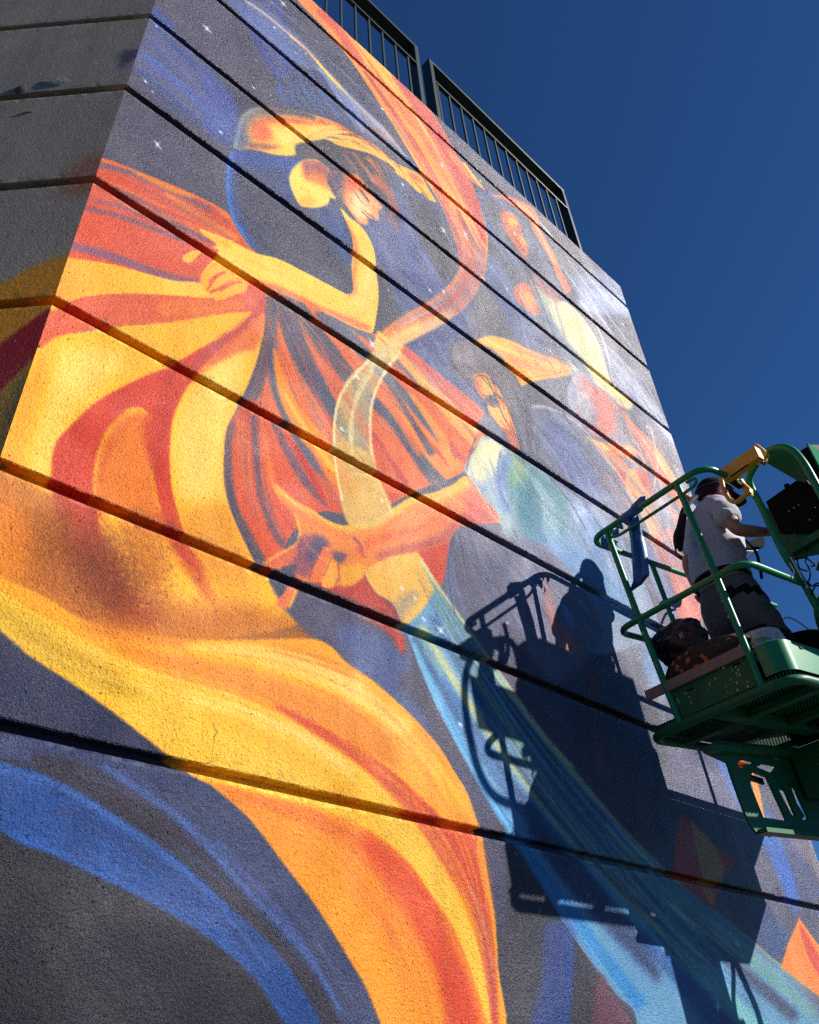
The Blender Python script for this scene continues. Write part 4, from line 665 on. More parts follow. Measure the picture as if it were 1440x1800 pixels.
# recessed backs of the grooves (continuous sheets that carry the same paint)
def back(pl,canvas,u0,u1,mt,uoff):
    inn=Vector((-pl.a[1],pl.a[0],0));P0=Vector(pl.P0)
    if inn.dot(Vector(CAM)-P0)>0: inn=-inn
    a=Vector((pl.a[0],pl.a[1],0));vs_,fs,uvs=[],[],[]
    for g in GZ:
        b=len(vs_)
        for u,z in((u0,g-.045),(u1,g-.045),(u1,g+.045),(u0,g+.045)):
            vs_.append(P0+a*(u)+inn*GD+Vector((0,0,z)));uvs.append(((u-canvas.u0)/(canvas.u1-canvas.u0),(z-canvas.z0)/(canvas.z1-canvas.z0)))
        fs.append([b,b+1,b+2,b+3])
    me=bpy.data.meshes.new('groove_back');me.from_pydata([tuple(v) for v in vs_],[],fs);ul=me.uv_layers.new(name='UVMap')
    for l in me.loops: ul.data[l.index].uv=uvs[l.vertex_index]
    return link('groove_back',me,mt,bld)
ang=(math.pi-SP)/2
cut=GD*math.tan((SP-math.pi/2)/2)*.6
back(WALL,CW,WU0+.012,WU1-.004,M_MUR,0);back(SIDE,CS,.012,5.99,M_SIDE,0)
c0=Vector((WU0,0,0));sa=Vector((math.cos(SP),math.sin(SP),0));e1=c0+sa*5.98
core=[c0+Vector((.02,.045,0)),Vector((WU1-.003,.045,0)),Vector((WU1-.003,9,0)),Vector((e1.x+.03,9,0)),e1+Vector((.035,.03,0))]
mb=MB();n=len(core)
for z in(-.02,TOPZ-.012):
    for p in core: mb.v.append(p+Vector((0,0,z)))
mb.f.append(list(range(n))[::-1]);mb.f.append([n+i for i in range(n)])
for i in range(n): j=(i+1)%n;mb.f.append([i,j,n+j,n+i])
mb.build('wall_core',M_CORE,bld)
# loose stucco patch and nail scar on the grey face
M_PATCH=mat('bare_stucco_patch',(.16,.16,.155),.95,bump=.004,bscale=80,var=.3)
def blob(pl,cu,cz,ru,rz,th,name,mt,seed,parent,n=26):
    a=Vector((pl.a[0],pl.a[1],0));inn=Vector((-pl.a[1],pl.a[0],0));P0=Vector(pl.P0)
    if inn.dot(Vector(CAM)-P0)>0: inn=-inn
    mb=MB();mb.v.append(P0+a*cu+Vector((0,0,cz))-inn*th)
    for ring,(s,t) in enumerate(((.55,.95),(1,.0))):
        for i in range(n):
            an=2*math.pi*i/n;k=1+.25*noise.noise(Vector((math.cos(an)*1.5,math.sin(an)*1.5,seed)))
            mb.v.append(P0+a*(cu+ru*s*k*math.cos(an))+Vector((0,0,cz+rz*s*k*math.sin(an)))-inn*(th*t-.0005))
    for i in range(n):
        j=(i+1)%n;mb.f.append([0,1+i,1+j]);mb.f.append([1+i,1+n+i,1+n+j,1+j])
    return mb.build(name,mt,parent,True)
hp=SIDE.hit([(95,145),(38,155),(50,197)])
blob(SIDE,hp[0][0],hp[0][1],.085,.05,.004,'patch',M_PATCH,2,bld);blob(SIDE,hp[1][0],hp[1][1]-.01,.035,.045,.006,'patch',M_CORE,5,bld);blob(SIDE,hp[2][0],hp[2][1],.035,.008,.004,'patch',M_PATCH,8,bld)
# chips of paint lifted along the groove lips
# ---- ground --------------------------------------------------------------------
M_GR=mat('asphalt_paving',(.07,.07,.068),.9,var=.2,vscale=2,bump=.002,bscale=120)
gm=MB();gm.v=[Vector(p) for p in((-400,-400,0),(400,-400,0),(400,400,0),(-400,400,0))];gm.f=[[0,1,2,3]]
tag(gm.build('ground',M_GR),kind='structure')
# ---- roof railings ---------------------------------------------------------------
M_RAIL=mat('dark_green_rail_paint',(.010,.022,.020),.42,spec=.35,var=.2,wear=(.05,.06,.055),wamt=.3)
def railing(u0,u1,bal,label,ends):
    e=empty('railing',label,'railing',group='roof edge railings');y0=.035;dp=.105;zt=9.84;zb=TOPZ+.0
    yc=y0+dp/2
    MB().box(((u0+u1)/2,yc,zt-.022),((u1-u0)/2,dp/2,.022)).build('top_rail',M_RAIL,e,bevel=.004)
    MB().box(((u0+u1)/2,y0+.018,9.43),((u1-u0)/2-.05,.018,.015)).build('lower_rail',M_RAIL,e,bevel=.003)
    for x in ends:
        MB().box((x,yc,(zb+zt-.046)/2),(.024,dp/2,(zt-.046-zb)/2)).build('post',M_RAIL,e,bevel=.004)
    for x in bal:
        MB().box((x,y0+.018,(zb+9.414)/2),(.009,.009,(9.414-zb)/2)).build('baluster',M_RAIL,e)
    return e
railing(2.86,4.98,[2.94+.1635*i for i in range(12)],'dark green railing section on the roof edge nearer the lift, with twelve thin balusters',[2.885,4.955])
railing(-.2,2.71,[2.56-.158*i for i in range(16)],'dark green roof railing section above the first dancer, cut off by the picture top',[-.175,2.685])
rr=empty('railing','short return railing standing behind the longer roof railing, seen through its balusters','railing',group='roof edge railings')
for x in (3.86,3.95,4.04): MB().box((x,.5,(TOPZ+9.9)/2),(.009,.009,(9.9-TOPZ)/2)).build('baluster',M_RAIL,rr)
MB().box((3.95,.5,9.92),(.16,.02,.02)).build('top_rail',M_RAIL,rr)
MB().box((3.95,.5,TOPZ+.05),(.16,.02,.02)).build('lower_rail',M_RAIL,rr)

# ---- boom lift platform -------------------------------------------------------------
YW=math.radians(6.2);TAU=math.radians(5.3);A0=np.array([3.361,-.219,0.]);d1=np.array([-math.sin(YW),-math.cos(YW),0]);d2=np.array([math.cos(YW),-math.sin(YW),0]);LW=.774;LL=1.93
V1=Vector(d1);V2=Vector(d2);VZ=Vector((0,0,1))
E2=V2*math.cos(TAU)+VZ*math.sin(TAU);E3=VZ*math.cos(TAU)-V2*math.sin(TAU)     # the platform rides with its far end about five degrees high
def BK(a,b,z): return Vector((A0[0],A0[1],3.56))+V1*a+E2*b+E3*(z-3.56)
RB=Matrix((E2,-V1,E3)).transposed()     # local x along the platform, y towards the wall
FZ=3.02;TZ=4.107
M_G=mat('green_machine_paint',(.004,.19,.07),.34,spec=.35,var=.18,wear=(.07,.13,.09),wamt=.3)
M_GD=mat('dark_green_paint',(.004,.105,.042),.5,spec=.3,var=.3,wear=(.06,.08,.05),wamt=.4)  # darker, more speckled green than the rails
M_Y=mat('yellow_machine_paint',(.55,.34,.04),.45,var=.12,wear=(.2,.15,.07),wamt=.4)
M_K=mat('black_plastic',(.003,.003,.0035),.7,var=.3,spec=.1)
M_S=mat('bare_steel',(.45,.45,.44),.35,metal=1,var=.2)
M_FL=mat('matte_green_paint',(.02,.16,.08),.95,spec=.05,var=.2)  # matte, low-specular green of the outer cheek plate
M_P=mat('brown_painted_plank',(.20,.155,.14),.8,var=.25,bump=.001)
lift=empty('boom_lift','green boom lift platform of welded tube rails raised beside the mural, yellow latch bar','boom lift')
R_=.0165
def T(name,pts,r=R_,m=None,n=12,smooth=True,par=None,k=6): return MB().tube([BK(*p) for p in pts],r,n,True,smooth,k).build(name,m or M_G,par or lift,True)
def loop(z,a0,a1,bfront,bback,cr=.095):
    A=[math.radians(90*i/7) for i in range(8)]
    return [(a1,bfront,z)]+[(a1-cr+cr*math.cos(t),cr-cr*math.sin(t),z) for t in A]+[(a0+cr-cr*math.sin(t),cr-cr*math.cos(t),z) for t in A]+[(a0,bback,z)]
T('top_rail',loop(TZ,0,LW,.285,LL),R_,smooth=False)
T('mid_rail',loop(3.549,0,LW,.53,LL,.085),R_,smooth=False)
T('grab_rail',[(.16,.005,TZ-.012),(.14,.0,TZ-.05),(.19,0,TZ-.072),(.30,0,TZ-.075),(.56,0,TZ-.075),(.64,0,TZ-.075),(.70,.0,TZ-.065),(.70,0,TZ-.035),(.655,0,TZ-.03)],.0085)
T('post',[(.125,0,TZ-.01),(.15,0,3.56),(.19,.0,FZ-.035)],R_,smooth=False);T('post',[(.605,0,TZ-.01),(.62,0,3.56),(.628,0,FZ-.035)],R_,smooth=False)
T('post',[(0,.555,TZ-.01),(0,.58,3.56),(0,.61,FZ-.01)],.015,smooth=False);T('post',[(0,1.3,TZ-.01),(0,1.3,FZ)],.015,smooth=False)
T('post',[(LW,.43,4.10),(LW,.445,4.0),(LW,.45,3.86),(LW,.465,3.70),(LW,.53,3.56),(LW,.555,3.44),(LW,.60,3.36),(LW,.68,3.33),(LW,.80,3.34)],.0185)
T('post',[(LW,1.55,TZ),(LW,1.55,FZ)],R_,smooth=False)
# U-shaped console guard standing outside the front rail
BG_=.33
T('console_guard',[(LW,.435,4.05),(LW,.43,4.11),(.79,.415,4.155),(.84,.40,4.185),(.93,.365,4.20),(1.02,.345,4.175),(1.075,.33,4.11),(1.10,.318,4.0),(1.105,.318,3.84),(1.10,.34,3.70),(1.10,.42,3.62),(1.10,.6,3.6)],.0185,n=14)
def onb(b,pts,ox=0,oy=0,k=1.):
    P=Vector(A0)+V2*b;o=[]
    for x,y in pts:
        d=Vector(ray(ox+x/k,oy+y/k));t=((P-Vector(CAM)).dot(V2))/d.dot(V2);o.append(Vector(CAM)+d*t)
    return o
def ona(a,pts,ox=0,oy=0,k=1.):
    P=Vector(A0)+V1*a;o=[]
    for x,y in pts:
        d=Vector(ray(ox+x/k,oy+y/k));t=((P-Vector(CAM)).dot(V1))/d.dot(V1);o.append(Vector(CAM)+d*t)
    return o
MB().plate(onb(.345,[(790,395),(800,300),(860,240),(980,215),(1110,255),(1240,380),(1300,520),(1270,640),(1160,610)],1240,760,7.2),[],V2,.004).build('gusset_plate',M_GD,lift)
# lit outer cheek plate of the guard
MB().box(BK(1.125,.68,4.03),(.27,.004,.12),RB).build('cheek_plate',M_FL,lift,bevel=.002)
# control console, black underside towards us
cb=MB();pa=onb(.56,[(775,885),(1170,610),(1290,600),(1560,1010),(1560,1250),(1240,1280),(960,1280),(820,980)],1240,760,7.2)
cb.plate(pa,[],V2,.02);cb.build('console_box',M_K,lift,bevel=.004)
MB().plate([BK(1.0,b,z) for b,z in ((.88,4.38),(.72,4.32),(.70,4.12),(.81,3.93),(.71,3.74),(.60,3.59),(.46,3.49),(.42,3.36),(1.8,3.2),(1.8,4.38),(1.1,4.38))],[],V1,.10).build('console_shadow_plate',M_K,lift,bevel=.008)  # unseen plate, outline shaped to cast the broad dark mass on the wall
MB().tube([onb(.555,[(1045,705)],1240,760,7.2)[0]+V1*0,onb(.555,[(1045,705)],1240,760,7.2)[0]+VZ*.022],.014,14).build('knob',M_K,lift,True)
for x,y in((1065,1000),(1130,960),(1190,925),(1330,1110),(1400,955)):
    p=onb(.547,[(x,y)],1240,760,7.2)[0];MB().tube([p-V2*.006,p+V2*.004],.0035,8).build('bolt',M_S,lift,True)
# side gusset below the console and the cross brace
MB().plate(onb(.57,[(745,950),(860,975),(960,1210),(1120,1290),(1600,1230),(1600,1520),(1240,1580),(1080,1640),(960,1500)],1240,760,7.2),[],V2,.004).build('side_plate',M_GD,lift)
MB().bar(onb(.55,[(1100,1500)],1240,760,7.2)[0],onb(.55,[(1600,1210)],1240,760,7.2)[0],.03,.04).build('cross_brace',M_GD,lift)
T('tray_rail',[(LW+.06,.62,3.62),(LW+.12,.60,3.66),(LW+.2,.66,3.70),(LW+.2,.9,3.70),(LW+.2,1.3,3.7)],.013)
T('tray_rail',[(.60,.95,3.35),(.62,.90,3.50),(.68,.90,3.60),(.80,.98,3.62)],.014)
# cables by the console foot
for i,pts in enumerate(([(1300,150),(1290,260),(1270,330),(1300,400),(1330,480),(1310,580),(1250,640)],[(1120,250),(1180,300),(1260,290),(1300,310),(1390,380),(1340,400)],[(1160,280),(1170,360),(1200,430),(1290,460)],[(1300,600),(1350,650),(1400,620),(1440,610),(1520,560)],[(1350,760),(1370,690),(1420,640),(1500,700)])):
    MB().tube(onb(.45+.02*i,pts,1240,940,7.2),.004,8).build('cable',M_K,lift,True)
for pts in ([(1085,285),(1275,625),(1300,680)],[(1075,360),(1125,450),(1120,510)]):  # bright steel tubes laid along the post as its highlight line
    MB().tube(onb(.45,pts,1240,940,7.2),.005,8).build('highlight_tube',M_S,lift,True)
# yellow drop bar with its looped handle, hinge plate, clamp and pin
MB().bar(BK(.755,.21,4.118),BK(.97,.21,4.125),.05,.075).build('latch_bar',M_Y,lift,bevel=.006)
MB().bar(BK(.80,.184,4.083),BK(.90,.184,4.087),.004,.006).build('latch_strip',M_K,lift)
MB().plate(onb(.235,[(640,140),(665,150),(730,200),(800,262),(795,300),(775,325),(700,290),(650,210)],1240,760,7.2),[],V2,.03).build('hinge_plate',M_Y,lift,bevel=.003)
MB().plate(onb(.26,[(655,270),(720,300),(785,325),(770,380),(720,410),(655,410),(635,360)],1240,760,7.2),[],V2,.02).build('hinge_ear',M_Y,lift,bevel=.003)
p=onb(.235,[(700,365)],1240,760,7.2)[0];MB().tube([p-V2*.01,p+V2*.03],.013,12).build('hinge_pin',M_S,lift,True)
MB().tube(onb(.235,[(200,575),(225,700),(265,790),(320,860),(400,880),(470,830),(530,780),(580,745)],1240,760,7.2),.0125,10).build('latch_handle',M_Y,lift,True)
MB().plate(onb(.27,[(400,545),(450,560),(500,640),(590,720),(590,800),(540,800),(470,720),(400,610)],1240,760,7.2),[],V2,.03).build('clamp_bracket',M_Y,lift,bevel=.004)
MB().tube(ona(LW-.0,[(330,610),(440,680)],1240,760,7.2),.0175,12,smooth=False).build('rail_grip',M_K,lift,True)
# toe boards, floor rim, expanded metal floor
for nm,args in (('toe_board',((.37,.004,3.082),(.003,.25,.088))),):
    MB().box(BK(.40,.012,3.085),(.003,.235,.072),RB).build('toe_board',M_GD,lift,bevel=.001)
MB().box(BK(.0,.97,3.035),(.9,.003,.022),RB).build('toe_board',M_GD,lift)
tb=MB();P=[(LW-.115,.006)]+[(LW-.08+.08*math.sin(math.radians(t)),.086-.08*math.cos(math.radians(t))) for t in range(0,91,15)]+[(LW,.6),(LW,1.9)]
for a,b in P: tb.v+= [BK(a,b,3.028),BK(a,b,3.168),BK(a-.010,b+.006,3.174)]
for i in range(len(P)-1):
    k=3*i;tb.f+=[[k,k+3,k+4,k+1],[k+1,k+4,k+5,k+2]]
tb.build('toe_board',M_G,lift,True)
for x,y in((625,475),(917,317)):
    p=onb(.008,[(x,y)],1040,1080,3.6)[0];MB().box(p,(.0015,.018,.004),RB).build('slot',M_K,lift)
p=ona(LW+.003,[(1328,211)],1040,1080,3.6)[0];MB().box(p,(.014,.0015,.005),RB).build('slot',M_K,lift)
T('floor_rim',loop(2.982,-.0,LW,LL,LL,.10),.022,M_GD,smooth=False)
MB().bar(BK(.37,.02,FZ-.035),BK(.37,LL,FZ-.035),.05,.05).build('floor_beam',M_GD,lift)
for b in(.27,.62,1.0,1.35): MB().bar(BK(.02,b,FZ-.035),BK(LW,b,FZ-.035),.04,.035).build('floor_beam',M_GD,lift)
fm=MB();a0,a1,b0,b1=.015,LW-.01,.015,LL
for sgn in(1,-1):
    s=-1.2
    while s<2.6:
        # line a = sgn*.45*(b - s)
        pts=[]
        for b in(b0,b1):
            a=(b-s)*.5*sgn+(0 if sgn>0 else .37)
            pts.append((a,b))
        (aa,ba),(ab,bb)=pts
        def clip(aa,ba,ab,bb):
            t0,t1=0,1
            d=ab-aa
            for lim,sg in((a0,1),(a1,-1)):
                q=(lim-aa)/d
                if d*sg>0: t0=max(t0,q)
                else: t1=min(t1,q)
            return (t0,t1) if t1>t0 else None
        c=clip(aa,ba,ab,bb)
        if c:
            q0=(aa+(ab-aa)*c[0],ba+(bb-ba)*c[0]);q1=(aa+(ab-aa)*c[1],ba+(bb-ba)*c[1])
            fm.bar(BK(*q0,FZ+.004*sgn),BK(*q1,FZ+.005*sgn),.006,.010)
        s+=.034
fm.build('floor_mesh',M_GD,lift,kind='stuff')
MB().bar(BK(.06,-.004,3.172),BK(.63,-.004,3.172),.016,.05).build('plank',M_P,lift,bevel=.001)
M_SPL=mat('dried_white_paint',(.5,.5,.46),.8)
sp=MB();rs=random.Random(8)
for i in range(46):
    a,z=rs.uniform(.17,.62),rs.uniform(3.02,3.15);r=rs.uniform(.0012,.0045);c_=BK(a,.0085,z);b=len(sp.v);sp.v.append(c_-E2*.001)
    for k in range(7): t=2*math.pi*k/7;sp.v.append(c_+V1*r*math.cos(t)*rs.uniform(.6,1.1)+E3*r*1.5*math.sin(t))
    for k in range(7): sp.f.append([b,b+1+k,b+1+(k+1)%7])
for i in range(60):
    bb_=rs.choice([.0,.0]);a,z=(.15+.04*(3.56-(zz:=rs.uniform(3.1,4.05)))*2,zz) if i%2 else (.61,rs.uniform(3.1,4.05));r=rs.uniform(.001,.003)
    c_=BK(a,-.0168,z);b=len(sp.v);sp.v.append(c_-E2*.0008)
    for k in range(6): t=2*math.pi*k/6;sp.v.append(c_+V1*r*math.cos(t)+E3*r*1.8*math.sin(t)+E2*.0004)
    for k in range(6): sp.f.append([b,b+1+k,b+1+(k+1)%6])
sp.build('paint_splatter',M_SPL,lift,kind='stuff')
# hanging mount under the platform (cut-out bracket plates) and jib
def A4(*p): return ona(.2,[(p[i],p[i+1]) for i in range(0,len(p),2)],1240,1280,7.2)
br=MB();br.plate(A4(-60,250,150,160,1600,300,1900,400,1900,1520,1440,1385,1250,1350,1000,1330,690,1308,640,1325,560,1230,490,1070,340,660,270,440,0,320),
  [A4(60,225,110,232,235,252,245,275,200,272,65,238),A4(355,278,440,290,440,302,400,310,370,298),A4(600,335,745,358,740,372,595,345),A4(850,388,960,402,960,420,845,400),
   A4(405,430,455,402,600,432,540,470,450,510,405,480),A4(640,495,720,455,890,490,820,575),A4(590,555,770,625,1015,1160,1000,1175,725,1135,560,720,560,620),
   A4(915,775,985,785,1015,830,1130,1110,1130,1145,1080,1100),A4(1082,770,1120,758,1290,1130,1280,1160,1225,1165)],V1,.012)
br.build('mount_bracket',M_GD,lift)
MB().bar(A4(-40,290)[0]+V1*.03,A4(1700,395)[0]+V1*.03,.05,.03).build('mount_beam',M_GD,lift)
MB().bar(A4(660,1318)[0]+V1*.02,A4(1900,1440)[0]+V1*.02,.06,.02).build('mount_foot',M_GD,lift)
MB().bar(A4(600,560)[0]-V1*.05,A4(840,640)[0]-V1*.05,.012,.03).build('strut',M_GD,lift)
mm=A4(1150,800)[0];MB().box(BK(.36,1.0,2.80),(.16,.14,.12),RB).build('rotator_block',M_GD,lift,bevel=.01)
MB().box(BK(.40,1.35,2.82),(.42,.20,.10),RB).build('rotator_block',M_GD,lift,bevel=.01)
MB().bar(BK(.50,1.10,2.80),BK(.50,1.06,.75),.30,.17,up=V1).build('jib_boom',M_G,lift,bevel=.01)
p=A4(1200,980)[0];MB().bar(A4(1150,880)[0]-V1*.03,A4(1290,1120)[0]-V1*.03,.02,.04).build('label_plate',M_P,lift)
cb_=MB().box((4.75,-1.15,.52),(.95,.62,.18));cb_.build('chassis',M_GD,lift,bevel=.03)
MB().box((4.62,-.95,.86),(.45,.42,.18)).build('turntable',M_G,lift,bevel=.03)
for wx in(4.0,5.5):
    for wy in(-1.85,-.45):
        wh=MB().tube([(wx,wy-.10,.30),(wx,wy+.10,.30)],.30,28,smooth=False).build('wheel',M_K,lift,True);MB().tube([(wx,wy-.105,.30),(wx,wy+.105,.30)],.14,16,smooth=False).build('rim',M_S,wh,True)
for i in range(3):
    o=.018*i
    MB().tube([BK(.5,1.42+o,2.86),BK(.5,1.50+o,2.62),BK(.5,1.56+o,2.45),BK(.5,1.52+o,2.30),BK(.5,1.42+o,2.28),BK(.5,1.36+o,2.42)],.009,8).build('hose',M_K,lift,True)
MB().tube([BK(.5,1.5,2.72),BK(.5,1.44,2.60),BK(.5,1.34,2.45),BK(.5,1.32,2.2),BK(.5,1.3,1.6)],.018,8).build('hose',M_K,lift,True)
# ---- masking film strips wrapped on the rail
M_T=mat('blue_masking_film',(.012,.10,.33),.42,spec=.5,var=.25,vscale=18,bump=.002,bscale=25)
def strip(name,rows,th,parent,mt,label=None):
    mb=MB();n=len(rows[0]);b=0
    for r in rows: mb.v+=[Vector(p) for p in r]
    for i in range(len(rows)-1):
        for j in range(n-1): mb.f.append([i*n+j,(i+1)*n+j,(i+1)*n+j+1,i*n+j+1])
    o=mb.build(name,mt,parent,True);md=o.modifiers.new('thick','SOLIDIFY');md.thickness=th;return o
film=empty('masking_film','long blue masking film strip hanging from the corner of the green top rail','masking film',group='blue masking film on the lift rail')
rows=[]
for i,(y,xl,xr) in enumerate(((440,640,850),(500,645,855),(560,655,865),(620,668,875),(800,680,905),(1000,700,945),(1200,722,975),(1380,738,992),(1440,745,900),(1500,742,860),(1600,720,735))):
    r=[]
    for j in range(7):
        t=j/6;yy=y+(t-.5)*(-60 if i<8 else -10)
        q_=onb(-.024,[(xl+(xr-xl)*t,yy)],1030,860,9)[0]+V2*(.012*math.sin(j*1.9+i*.35)+.004*math.sin(i*1.7+j));r.append(q_)
    rows.append(r)
strip('drop',rows,.0006,film,M_T)
rows=[[BK(a,.024*math.cos(t)+.0,TZ+.024*math.sin(t)) for a in (.25+.01*math.sin(t),.30,.36+.008*math.cos(t))] for t in [math.pi*2*i/14 for i in range(15)]]
strip('wrap',rows,.0006,film,M_T)
rows=[onb(-.022,[(x,y) for x,y in r],1030,860,9) for r in ([(560,430),(650,340),(740,240),(850,112),(940,104)],[(620,480),(720,400),(830,310),(900,250),(950,180)])]
strip('fold',[[p+V2*(.006*(k%2)) for k,p in enumerate(r)] for r in rows],.0008,film,M_T)
f2=empty('masking_film','crumpled blue masking film bunched inside the near end corner of the green lift rail','masking film',group='blue masking film on the lift rail')
for pts in ([[(460,600),(540,540),(610,510)],[(500,630),(570,625),(605,590)]],[[(380,650),(450,640),(520,680)],[(400,740),(460,760),(525,730)]],[[(270,720),(300,760),(340,740)],[(258,880),(310,920),(365,930)]],[[(425,795),(455,800),(495,820)],[(440,850),(470,880),(485,900)]],[[(440,620),(490,650),(535,610)],[(430,700),(480,760),(525,700)]]):
    strip('crumple',[[p+V2*rnd.uniform(-.02,.02) for p in onb(.03,r,1030,860,9)] for r in (pts[0],[((a[0]+b[0])/2,(a[1]+b[1])/2) for a,b in zip(*pts)],pts[1])],.0008,f2,M_T)

BKP=BK
def BK(a,b,z): return Vector((3.371-.1132*a+.9936*b,-.231-.9936*a-.1132*b,z))       # the painter stands upright on the tilted floor
# ---- the painter -----------------------------------------------------------------------
M_SK=mat('skin',(.34,.17,.11),.5,var=.08,vscale=20);M_SH=mat('light_grey_tshirt',(.38,.38,.41),.9,var=.12,vscale=14,bump=.013,bscale=11)
M_TR=mat('charcoal_work_trousers',(.11,.105,.11),.95,spec=.2,var=.25,bump=.012,bscale=10);M_BK=mat('black_cloth',(.012,.012,.014),1.0,spec=.05,bump=.002,bscale=30)
M_HR=mat('dark_hair',(.018,.011,.010),.8,spec=.2,var=.4,vscale=40,bump=.003,bscale=70);M_BD=mat('crimson_bandana',(.32,.012,.06),.85,bump=.003,bscale=30);M_BT=mat('dark_boot_leather',(.02,.018,.016),.6)
def skin(name,nodes,edges,mt,parent,sub=2,root=0):
    me=bpy.data.meshes.new(name);me.from_pydata([tuple(BK(*n[:3])) for n in nodes],edges,[])
    o=bpy.data.objects.new(name,me);COL.objects.link(o)
    m=o.modifiers.new('s','SKIN');m.use_smooth_shade=True
    lay=me.skin_vertices[0].data
    for i,nd in enumerate(nodes):
        r=nd[3];lay[i].radius=(r,nd[4] if len(nd)>4 else r);lay[i].use_root=(i==root)
    s=o.modifiers.new('ss','SUBSURF');s.levels=sub;s.render_levels=sub
    dg=bpy.context.evaluated_depsgraph_get();m2=bpy.data.meshes.new_from_object(o.evaluated_get(dg));m2.name=name
    bpy.data.objects.remove(o)
    return m2
fwd=(V1*.5+V2*.87).normalized()         # the way she faces
rgt=(V1*.87-V2*.5).normalized()
per=empty('person','painter in light grey T-shirt, dark cap and ponytail standing in the green lift','person')
NB=[ # a,b,z,r
 (.415,.44,3.76,.125),(.415,.455,3.90,.115),(.415,.475,4.05,.125),(.412,.50,4.20,.115),(.41,.525,4.315,.05),(.412,.56,4.385,.046),(.414,.62,4.43,.07),
 (.525,.44,4.235,.058),(.585,.385,4.12,.043),(.62,.36,4.0,.037),(.66,.44,3.995,.035),(.70,.54,4.005,.024),
 (.30,.57,4.26,.055),(.25,.55,4.16,.042),(.215,.50,4.07,.037),(.22,.49,3.97,.03),(.235,.475,3.88,.022),
 (.50,.44,3.66,.088),(.515,.56,3.36,.066),(.50,.58,3.20,.05),(.48,.60,3.08,.04),
 (.33,.47,3.66,.088),(.30,.66,3.38,.066),(.31,.70,3.20,.05),(.32,.72,3.09,.04),
 (.716,.575,4.01,.026),(.236,.465,3.845,.026)]
EB=[(0,1),(1,2),(2,3),(3,4),(4,5),(5,6),(3,7),(7,8),(8,9),(9,10),(10,11),(3,12),(12,13),(13,14),(14,15),(15,16),(0,17),(17,18),(18,19),(19,20),(0,21),(21,22),(22,23),(23,24),(11,25),(16,26)]
bmesh_body=skin('body',NB,EB,M_SK,per)
bm=bmesh.new();bm.from_mesh(bmesh_body)
def add_mesh(bm,me):
    bm.from_mesh(me);bpy.data.meshes.remove(me)
# fingers: right hand closes round the guard post, left hand relaxed
def fingers(root,dirv,side,curl,ln=(.062,.072,.068,.055),sgn=1):
    for i,l in enumerate(ln):
        o=root+side*(i-1.5)*.017;p=o;d=dirv.copy();pts=[(p,.0095)]
        for k,f in enumerate((.45,.30,.25)):
            d=(d+curl*(.55+.25*k)).normalized();p=p+d*l*f;pts.append((p,.0088-.001*k))
        add_mesh(bm,skin('f',[(*_bk(q_),r) for q_,r in pts],[(0,1),(1,2),(2,3)],None,None,1))
    o=root-dirv*.03-side*.026*sgn;t=(dirv*.6-side*sgn*.8+curl*.3).normalized();pts=[(o,.011),(o+t*.028,.0105),(o+t*.028+(t+curl*.9).normalized()*.024,.009)]
    add_mesh(bm,skin('f',[(*_bk(q_),r) for q_,r in pts],[(0,1),(1,2)],None,None,1))
def _bk(p):
    v=Vector(p)-Vector((3.371,-.231,0));return (-.1132*v.x-.9936*v.y,.9936*v.x-.1132*v.y,v.z)
fingers(BK(.722,.592,4.012),(V1*.3+V2*.9).normalized(),VZ*-1,(V1*.5-V2*.2).normalized()*.9,sgn=-1)
fingers(BK(.236,.462,3.825),VZ*-1,V2,V1*.35,sgn=-1)
# head: skull with brow, nose, lips, chin and ears
HC=BK(.425,.665,4.487);hs=bmesh.new();bmesh.ops.create_uvsphere(hs,u_segments=36,v_segments=28,radius=1)
gz=Vector((0,0,1));hf=(fwd*.97+VZ*-.18).normalized();hr=rgt.copy();hu=hr.cross(hf).normalized()
for v in hs.verts:
    x,y,z=v.co.x,v.co.y,v.co.z      # y forward, x right, z up
    w=.074*(1-.10*max(0,-z));X=x*w*(1-.22*max(0,-z)*max(0,y));Y=y*.094;Z=z*.112
    if z<-.2 and y>0: Y*=1+.06*max(0,-z)
    g=lambda cx,cz,s:math.exp(-((x-cx)**2+(z-cz)**2)/s) if y>0 else 0
    Y+=.020*g(0,-.12,.012)+.012*g(0,.03,.02)-.010*(g(.34,.05,.02)+g(-.34,.05,.02))+.007*g(0,-.42,.02)-.005*g(0,-.33,.004)+.010*g(0,-.78,.05)+.005*g(0,.28,.08)
    for s in(-1,1):
        d=((x-s*.98)**2*4+(y+.02)**2*6+(z+.02)**2*3)
        if abs(x)>.9: X+=s*.010*math.exp(-d*3)
    v.co=HC+hr*X+hf*Y+hu*Z
me=bpy.data.meshes.new('h');hs.to_mesh(me);hs.free();add_mesh(bm,me)
for s in(-1,1):   # ears
    es=bmesh.new();bmesh.ops.create_uvsphere(es,u_segments=14,v_segments=10,radius=1)
    for v in es.verts:
        r=math.hypot(v.co.y,v.co.z);v.co=HC+hr*(s*(.073+.010*v.co.x-.006*(r<.5)))+hf*(-.006+.018*v.co.y+.0)+hu*(-.006+.031*v.co.z)
    me=bpy.data.meshes.new('e');es.to_mesh(me);es.free();add_mesh(bm,me)
bm.to_mesh(bmesh_body);bm.free();link('body',bmesh_body,M_SK,per,True)
def disp(me,amp,sc,ridg=False):
    me.update()
    for v in me.vertices:
        n_=noise.fractal(v.co*sc,1,2,3);n_=1-2*abs(n_) if ridg else n_
        v.co+=v.normal*amp*n_
